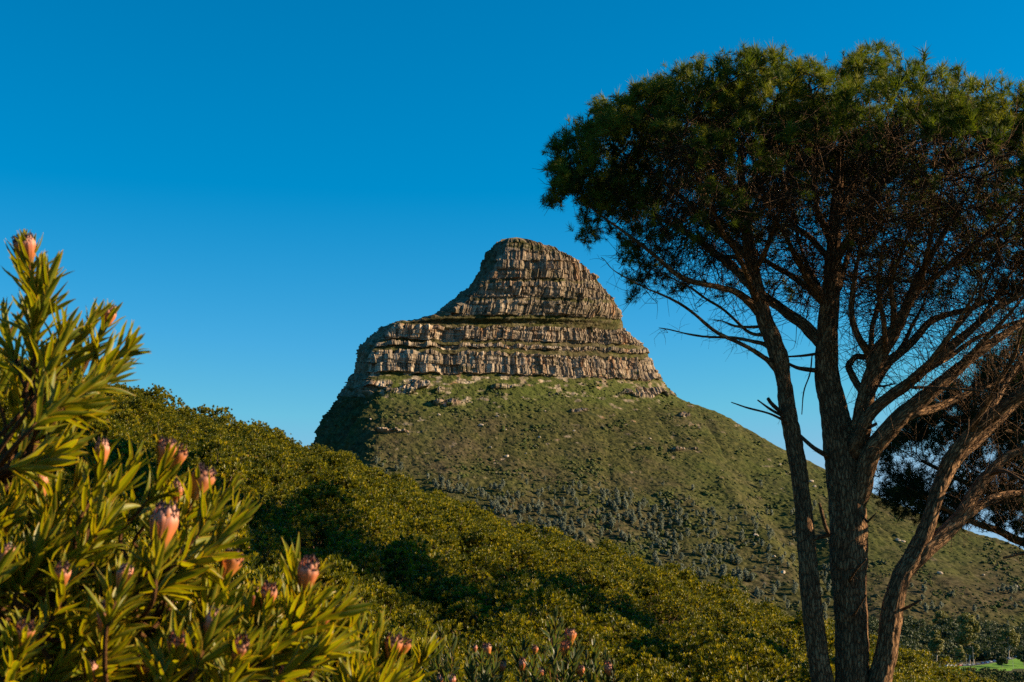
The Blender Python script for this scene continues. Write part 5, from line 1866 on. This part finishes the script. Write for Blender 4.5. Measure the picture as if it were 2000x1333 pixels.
# ------------------------------------------------------------------ foreground proteas
def mat_protea_leaf(name, base, light, edge, tcol):
    t = NT(name)
    e = t.attr('edge'); r = t.attr('rnd'); tt = t.attr('along')
    c = t.mix(r, base, light)
    mid = t.ramp(e, [(0.0, 0.55), (0.12, 0.0)])
    c = t.mix(mid, c, tuple(min(1, 1.6 * x) for x in light))
    vn = t.noise(t.mapv(t.attr('leaf', 'Vector'), (1, 1, .25)), 9.0, 3)
    c = t.mix(t.math('MULTIPLY', vn, .5), c, tuple(.55 * x for x in base))
    f = t.math('ADD', t.ramp(e, [(0.80, 0.0), (0.97, 0.85)]), t.ramp(tt, [(0.92, 0.0), (1.0, 0.9)]), True)
    c = t.mix(f, c, edge)
    return t.surf(c, 0.42, 0.34, t.ramp(e, [(0, 0.0), (0.15, 1.0), (1, .8)]), 0.35, 0.004, transl=t.mix(1.0, c, tcol, 'MULTIPLY'), tfac=0.45)


def mat_bract():
    t = NT('protea_bract')
    a = t.attr('along'); k = t.attr('tint'); e = t.attr('edge')
    pink = t.ramp(a, [(0.0, (0.30, 0.16, 0.04)), (0.35, (0.56, 0.17, 0.045)), (0.7, (0.66, 0.205, 0.115)), (0.92, (0.70, 0.36, 0.28)), (0.99, (0.14, 0.06, 0.06))])
    org = t.ramp(a, [(0.0, (0.28, 0.17, 0.03)), (0.4, (0.64, 0.24, 0.04)), (0.75, (0.68, 0.23, 0.06)), (0.9, (0.50, 0.20, 0.10)), (0.98, (0.08, 0.03, 0.03))])
    c = t.mix(k, pink, org)
    c = t.mix(t.ramp(e, [(0.6, 0.0), (1.0, 0.3)]), c, (0.62, 0.36, 0.22))
    return t.surf(c, 0.5, 0.3, transl=t.mix(1.0, c, (1.2, 0.9, 0.7), 'MULTIPLY'), tfac=0.3)


M_pleaf = mat_protea_leaf('protea_leaf', (0.095, 0.128, 0.007), (0.30, 0.30, 0.016), (0.48, 0.28, 0.03), (1.8, 1.6, 0.25))
M_pleaf2 = mat_protea_leaf('grey_protea_leaf', (0.045, 0.075, 0.026), (0.085, 0.125, 0.045), (0.30, 0.17, 0.04), (1.4, 1.4, 0.5))
M_bract = mat_bract()
M_beard = mat_plain('protea_beard', (0.065, 0.045, 0.052), 0.9, 0.1)
M_pstem = mat_bark('protea_stem', (0.07, 0.03, 0.012), (0.20, 0.085, 0.03), (0.34, 0.16, 0.05), 6.0)


def leaf_template(r, seg=7):
    t = np.linspace(0, 1, seg)
    w = 0.082 * np.clip(np.sin(math.pi * np.clip(t, 0, 1) ** 0.82), 0, 1) ** 0.75 + 0.012
    w[-1] = 0.006
    cv = r.uniform(-.10, .22); tw = r.uniform(-.5, .5); sd = r.uniform(-.09, .09)
    V, E, A = [], [], []
    for i, tt in enumerate(t):
        y = -cv * tt ** 2 * 1.1 + .04 * math.sin(tt * 5 + sd * 30)
        x0 = sd * tt ** 2
        for j in (-1, -.5, 0, .5, 1):
            a = tw * tt
            xx, yy = j * w[i], abs(j) ** 1.3 * w[i] * .38
            V.append([x0 + xx * math.cos(a) - yy * math.sin(a), y + xx * math.sin(a) + yy * math.cos(a), tt])
            E.append(abs(j)); A.append(tt)
    F = []
    for i in range(seg - 1):
        for j in range(4):
            o = i * 5 + j
            F.append([o, o + 1, o + 6, o + 5])
    return np.array(V), np.array(F), np.array(E), np.array(A)


_lr = np.random.default_rng(88)
LEAVES = [leaf_template(_lr) for _ in range(14)]


def add_shoot(m, r, axis, length_leaf, n, wide=1.0, flower=False):
    """leaves spiralling up the axis polyline (k,3)"""
    k = len(axis)
    L = np.linalg.norm(np.diff(axis, axis=0), axis=1).sum()
    f = np.sort(np.concatenate([np.linspace(0.12, 1.0, n)])) ** 0.85
    idx = f * (k - 1)
    i0 = np.minimum(idx.astype(int), k - 2)
    p = axis[i0] + (axis[i0 + 1] - axis[i0]) * (idx - i0)[:, None]
    ax = unit(axis[i0 + 1] - axis[i0])
    fr = frames(ax, roll=np.arange(n) * 2.39996 + r.random() * 6 + r.normal(size=n) * .25, r=r)
    el = np.interp(f, [0, .35, .75, 1.0], [1.05, .72, .46, .22 if not flower else .30]) + r.normal(size=n) * .13
    d = fr[:, :, 2] * np.cos(el)[:, None] + fr[:, :, 0] * np.sin(el)[:, None]
    d = unit(d + np.array([0, 0, .16]))
    y = unit(ax - d * (ax * d).sum(1, keepdims=True))
    x = np.cross(y, d)
    M = np.stack([x * wide, y, d], -1)
    s = length_leaf * np.interp(f, [0, .3, .8, 1], [.75, 1.0, 1.0 if not flower else .85, .72 if not flower else .48]) * r.uniform(.8, 1.18, n)
    rn = np.clip(r.random(n) * .8 + .1, 0, 1)
    for v in range(len(LEAVES)):
        q = np.where(np.arange(n) % len(LEAVES) == (v + int(r.integers(0, 14))) % len(LEAVES))[0]
        if not len(q):
            continue
        tv, tf, te, ta = LEAVES[v]
        V, F = scatter(tv, tf, M[q], p[q], s[q])
        m.add(V, F, 0, rnd=np.repeat(rn[q], len(tv)), edge=np.tile(te, len(q)), along=np.tile(ta, len(q)),
              leaf=np.tile(tv * 8, (len(q), 1)) + np.repeat(r.random((len(q), 3)) * 9, len(tv), 0))


def flower_meshes(r, tint, opening):
    m, b = MB(), MB()
    rows = 9
    t = np.linspace(0, 1, rows)
    for wh, (cnt, rs, top) in enumerate(((9, 1.0, .80), (9, .86, .93), (8, .70, 1.0))):
        for k in range(cnt):
            a0 = (k + .5 * (wh % 2)) / cnt * 6.283 + r.normal() * .06
            prof = np.interp(t, [0, .12, .4, .75, .93, 1], [.08, .14, .22, .25 + .09 * opening, .22 + .15 * opening, .16 + .19 * opening]) * rs
            prof = prof * (1 + r.normal() * .04)
            half = np.interp(t, [0, .3, .7, .92, 1], [.30, .34, .40, .38, .12]) * (1 + .1 * r.normal())
            z = t * top * (1 + r.normal() * .03)
            V, E, A = [], [], []
            for i in range(rows):
                for j in (-1, -.5, 0, .5, 1):
                    a = a0 + j * half[i] * (1.0 if i < rows - 1 else 1)
                    rr = prof[i] - .018 * abs(j) + .006
                    V.append([rr * math.cos(a), rr * math.sin(a), z[i] - .03 * abs(j) * t[i]])
                    E.append(abs(j)); A.append(t[i] ** 1.0)
            F = []
            for i in range(rows - 1):
                for j in range(4):
                    o = i * 5 + j
                    F.append([o, o + 1, o + 6, o + 5])
            m.add(V, np.array(F), edge=np.array(E), along=np.array(A), tint=np.full(len(V), np.clip(tint + r.normal() * .12, 0, 1)))
            # beard on the bract tip
            tipz = z[-1]
            for q in range(10):
                jj = r.uniform(-1, 1)
                a = a0 + jj * half[-2] * .9
                c = np.array([prof[-1] * math.cos(a), prof[-1] * math.sin(a), tipz - .05 * abs(jj) - r.uniform(0, .05)])
                rd = np.array([math.cos(a), math.sin(a), 0])
                d = unit(rd * r.uniform(-.6, .7) + np.array([0, 0, 1.0]) + r.normal(size=3) * .35)
                s = unit(np.cross(d, r.normal(size=3))) * .017
                ln = r.uniform(.05, .11)
                b.add([c - s, c + s, c + d * ln * .6 + s * .9, c + d * ln], np.array([[0, 1, 2, 3]]))
    return m.mesh('flower'), b.mesh('fringe', smooth=False)


FLOWERS = []
def init_flowers():
    r = np.random.default_rng(4)
    for tint, op in ((.1, .1), (.3, .45), (.65, .8), (.9, 1.0), (.2, .25), (.6, .5), (1.0, .9)):
        f, b = flower_meshes(r, tint, op)
        f.materials.append(M_bract); b.materials.append(M_beard)
        FLOWERS.append((f, b))
init_flowers()


def put_flower(root, pos, direction, length, which, r, label=None):
    f, b = FLOWERS[which]
    o = bpy.data.objects.new('flower', f); COL.objects.link(o); o.parent = root
    o.location = Vector(pos) - Vector(root.location)
    o.rotation_mode = 'QUATERNION'
    o.rotation_quaternion = Vector(direction).to_track_quat('Z', 'Y')
    o.scale = (length, length, length)
    if label:
        o['label'] = label
    k = bpy.data.objects.new('fringe', b); COL.objects.link(k); k.parent = o


def protea_bush(name, label, base, Y0, crotches, shoots, leaf, wide, mat, seed, leaf_n=40, group=None):
    r = np.random.default_rng(seed)
    base = np.array(base, float)
    base[2] = ground_h(base[None, 0], base[None, 1])[0]
    root = thing(name, base, label, 'protea bush', group)
    inv = -base
    stems, leaves = MB(), MB()
    cp = []
    for c in crotches:
        cp.append(P(c[0], c[1], Y0 + c[2]))
    cp = np.array(cp)
    for i, c in enumerate(cp):
        par = crotches[i][3]
        a = base + np.array([0, 0, -.1]) if par is None else cp[par]
        b_ = (a + c) / 2 + r.normal(size=3) * .05 + np.array([-.05, 0, -.04])
        n = 24
        V, F, tc = tube(catmull([a, b_, c], n), np.linspace(.020 if par is None else .015, .011, n), 9, bark=.0012, seed=i)
        stems.add(V + inv, F[0], tube=tc); stems.add(V + inv, F[1], tube=tc)
    for (tx, ty, bx, by, dy, fl, fs) in shoots:
        tip = P(tx, ty, Y0 + dy)
        bp = P(bx, by, Y0 + dy + r.uniform(-.08, .12))
        d = np.linalg.norm(cp - bp, axis=1) + np.where(cp[:, 2] > bp[2] + .02, 3, 0)
        c = cp[int(np.argmin(d))]
        mid = (c + bp) / 2 + np.array([0, 0, -.05]) + r.normal(size=3) * .03
        line = catmull([c, mid, bp, (bp + tip) / 2 + r.normal(size=3) * .012 + np.array([0, 0, -.012]), tip], 40)
        V, F, tc = tube(line, np.interp(np.linspace(0, 1, 40), [0, .5, 1], [.0085, .0062, .0035]), 7, bark=.0006, seed=1)
        stems.add(V + inv, F[0], tube=tc)
        axis = line[18:]
        dirn = unit(line[-1] - line[-6])
        n = int(leaf_n * r.uniform(.85, 1.15))
        fl_len = 0
        if fl is not None:
            fl_len = fs / FPX * (Y0 + dy)
            # the flower sits at the end; leaves stop at its base
            cut = tip - dirn * fl_len * .75
            axis = np.vstack([line[18:-1], cut[None] + dirn * fl_len * .2])
            keep = (axis - cut) @ dirn < fl_len * .25
            axis = axis[keep]
            put_flower(root, cut, dirn + np.array([r.normal() * .05, 0, .15]), fl_len * .92, fl, r)
        if len(axis) < 3:
            axis = line[10:20]
        add_shoot(leaves, r, axis + inv, leaf, n, wide, fl is not None)
    so = link('stems', stems.mesh('stems'), M_pstem, root)
    lo = link('leaves', leaves.mesh('leaves'), mat, root)
    return root


def build_proteas():
    r = np.random.default_rng(15)
    S = [  # tip x, tip y, base x, base y, depth offset, flower index, flower length px
        (56, 468, 62, 640, .05, 0, 62), (40, 470, 50, 600, .30, 5, 60), (75, 560, 62, 720, .0, None, 0), (100, 545, 70, 690, -.05, None, 0), (12, 640, 45, 800, .1, None, 0), (218, 607, 130, 770, .1, 1, 52), (172, 640, 80, 790, .0, None, 0),
        (120, 660, 62, 790, -.1, None, 0), (240, 690, 110, 800, .0, None, 0), (205, 745, 70, 830, -.1, None, 0), (225, 720, 100, 830, .2, None, 0), (160, 815, 35, 880, .0, None, 0), (120, 880, 0, 920, -.15, None, 0), (35, 760, 20, 900, .25, None, 0), (105, 745, 30, 870, .3, 4, 40),
        (-30, 640, 10, 830, .2, None, 0), (95, 860, 5, 915, .2, None, 0), (140, 720, 60, 850, .35, None, 0), (150, 770, 40, 860, -.25, None, 0),
        (203, 868, 150, 1030, .0, 4, 60), (78, 932, 80, 1090, .25, 4, 58), (330, 868, 235, 1050, .05, 2, 64), (350, 880, 262, 1060, .3, 6, 60), (352, 945, 290, 1080, .25, 4, 55), (403, 925, 318, 1080, .1, 2, 74),
        (325, 1002, 300, 1170, -.25, 1, 100), (372, 1060, 330, 1190, .1, 5, 55), (460, 1090, 390, 1230, .0, 3, 66), (528, 1150, 470, 1300, .0, 5, 62), (500, 1155, 460, 1290, .3, 4, 50), (612, 1104, 545, 1270, -.1, 1, 78),
        (210, 1187, 165, 1330, -.35, 0, 74), (180, 1298, 150, 1400, -.3, 0, 60), (562, 1303, 500, 1410, -.1, 4, 56), (285, 1292, 270, 1390, -.2, 6, 50), (120, 1110, 80, 1260, -.35, 1, 58), (250, 1115, 205, 1260, -.4, 5, 58), (420, 1200, 370, 1330, -.45, 0, 60), (55, 1225, 25, 1370, -.5, 2, 62), (470, 1255, 425, 1380, -.5, 1, 60), (350, 1245, 310, 1380, -.5, 3, 60), (640, 1200, 600, 1330, .0, 5, 50), (20, 1075, -10, 1210, -.3, 5, 56),
        (430, 985, 320, 1100, .0, None, 0), (450, 1030, 330, 1110, -.1, None, 0), (250, 925, 170, 1050, -.1, None, 0), (395, 1010, 290, 1100, .2, None, 0), (665, 1190, 520, 1280, -.1, None, 0), (670, 1235, 530, 1310, .0, None, 0), (640, 1270, 500, 1340, -.2, None, 0),
        (575, 1110, 520, 1270, .15, None, 0), (600, 1190, 500, 1290, -.15, None, 0), (20, 980, 30, 1120, .1, None, 0), (110, 985, 80, 1130, -.1, None, 0), (60, 1000, 30, 1130, .3, None, 0), (150, 960, 120, 1080, .2, None, 0)]
    # leafy shoots that fill the body of the bush
    poly_x = [-40, 60, 150, 260, 360, 430, 480, 560, 640, 700]
    poly_y = [985, 985, 1000, 1020, 1060, 1110, 1165, 1215, 1260, 1300]
    for k in range(98):
        tx = r.uniform(-40, 540)
        top = np.interp(tx, poly_x, poly_y)
        ty = r.uniform(top, 1400)
        a = math.radians(r.uniform(12, 74))
        L = r.uniform(120, 190)
        S.append((tx, ty, tx - L * math.cos(a), ty + L * math.sin(a), r.uniform(-.35, .6), None, 0))
    for k in range(12):
        S.append((r.uniform(680, 760), r.uniform(1290, 1350), r.uniform(630, 700), r.uniform(1390, 1470), r.uniform(.2, 1.0), None, 0))
    S += [(772, 1250, 745, 1370, .5, 2, 58), (792, 1253, 765, 1370, .75, 6, 46), (735, 1255, 720, 1380, .5, None, 0), (825, 1290, 770, 1385, .6, None, 0), (700, 1240, 690, 1380, .4, None, 0)]
    C = [(-120, 1420, .3, None), (5, 1262, .2, 0), (-25, 945, .15, 0), (62, 735, .1, 2), (268, 1215, .05, 0), (100, 1160, .15, 1), (430, 1345, .1, 0), (258, 1345, .05, 0), (640, 1470, .4, 0), (330, 1110, .15, 4), (300, 1420, -.1, 0)]
    protea_bush('protea_bush', 'large leafy protea bush in the left foreground with pink and orange cone flowers', (-1.9, 4.5, 0), 4.1, C, S, .135, .78, M_pleaf, 61, 38)
    # grey-leaved proteas at the bottom
    def mid(shoots, seed, label, base_px, Y0, n=30):
        b = P(base_px, 1500, Y0)
        C2 = [(base_px, 1420, 0, None)]
        protea_bush('protea_bush', label, b, Y0, C2, shoots, .125, 1.25, M_pleaf2, seed, n, 'smaller proteas along the bottom of the picture')
    mid([(862, 1236, 858, 1330, 0, None, 0), (845, 1262, 848, 1350, .3, None, 0), (884, 1262, 870, 1350, -.2, None, 0), (870, 1290, 862, 1360, .2, None, 0), (858, 1322, 860, 1380, -.2, 4, 26), (884, 1322, 880, 1390, -.4, 0, 30)], 71,
        'leafy grey-green protea with broad upright leaves, leftmost of three along the bottom edge', 862, 10.5)
    mid([(952, 1262, 948, 1340, 0, 2, 32), (928, 1262, 930, 1340, .4, 4, 16), (975, 1275, 962, 1350, 0, None, 0), (915, 1272, 925, 1350, -.1, None, 0), (938, 1290, 940, 1370, -.3, None, 0), (966, 1300, 958, 1370, -.4, None, 0), (983, 1294, 975, 1370, .1, 4, 26), (920, 1310, 930, 1390, -.4, None, 0), (950, 1310, 948, 1390, -.5, None, 0)], 72,
        'grey-green protea with one broad orange-pink flower on top, second from the left along the bottom', 948, 11.0)
    mid([(1085, 1200, 1080, 1300, .3, None, 0), (1072, 1225, 1074, 1320, .1, None, 0), (1095, 1218, 1088, 1310, .5, None, 0), (1112, 1235, 1103, 1320, 0, 3, 36), (1103, 1258, 1098, 1340, -.1, 6, 32), (1046, 1264, 1044, 1345, .2, 2, 22), (1022, 1290, 1024, 1370, -.2, 4, 28), (1022, 1258, 1030, 1345, .1, None, 0),
         (1062, 1272, 1062, 1360, -.3, None, 0), (1128, 1262, 1112, 1345, -.1, None, 0), (1120, 1290, 1108, 1370, -.3, None, 0), (1085, 1280, 1080, 1370, -.4, None, 0), (1040, 1300, 1046, 1390, -.5, None, 0), (1056, 1308, 1056, 1380, -.4, 4, 22), (1010, 1285, 1020, 1370, .2, None, 0), (1100, 1310, 1096, 1400, -.5, None, 0)], 73,
        'tallest of the grey-green proteas along the bottom, with shaggy red dried flower heads', 1078, 11.0)
    mid([(1160, 1270, 1155, 1350, 0, None, 0), (1182, 1285, 1170, 1365, .1, None, 0), (1187, 1299, 1182, 1370, -.1, 1, 32), (1134, 1303, 1136, 1380, .0, 5, 28), (1145, 1285, 1148, 1370, .2, None, 0), (1200, 1310, 1188, 1390, -.1, None, 0), (1165, 1305, 1160, 1390, -.3, None, 0), (1150, 1320, 1150, 1400, -.3, None, 0)], 74,
        'rightmost protea along the bottom edge, bearing a stout orange and cream flower', 1162, 11.0)


build_proteas()
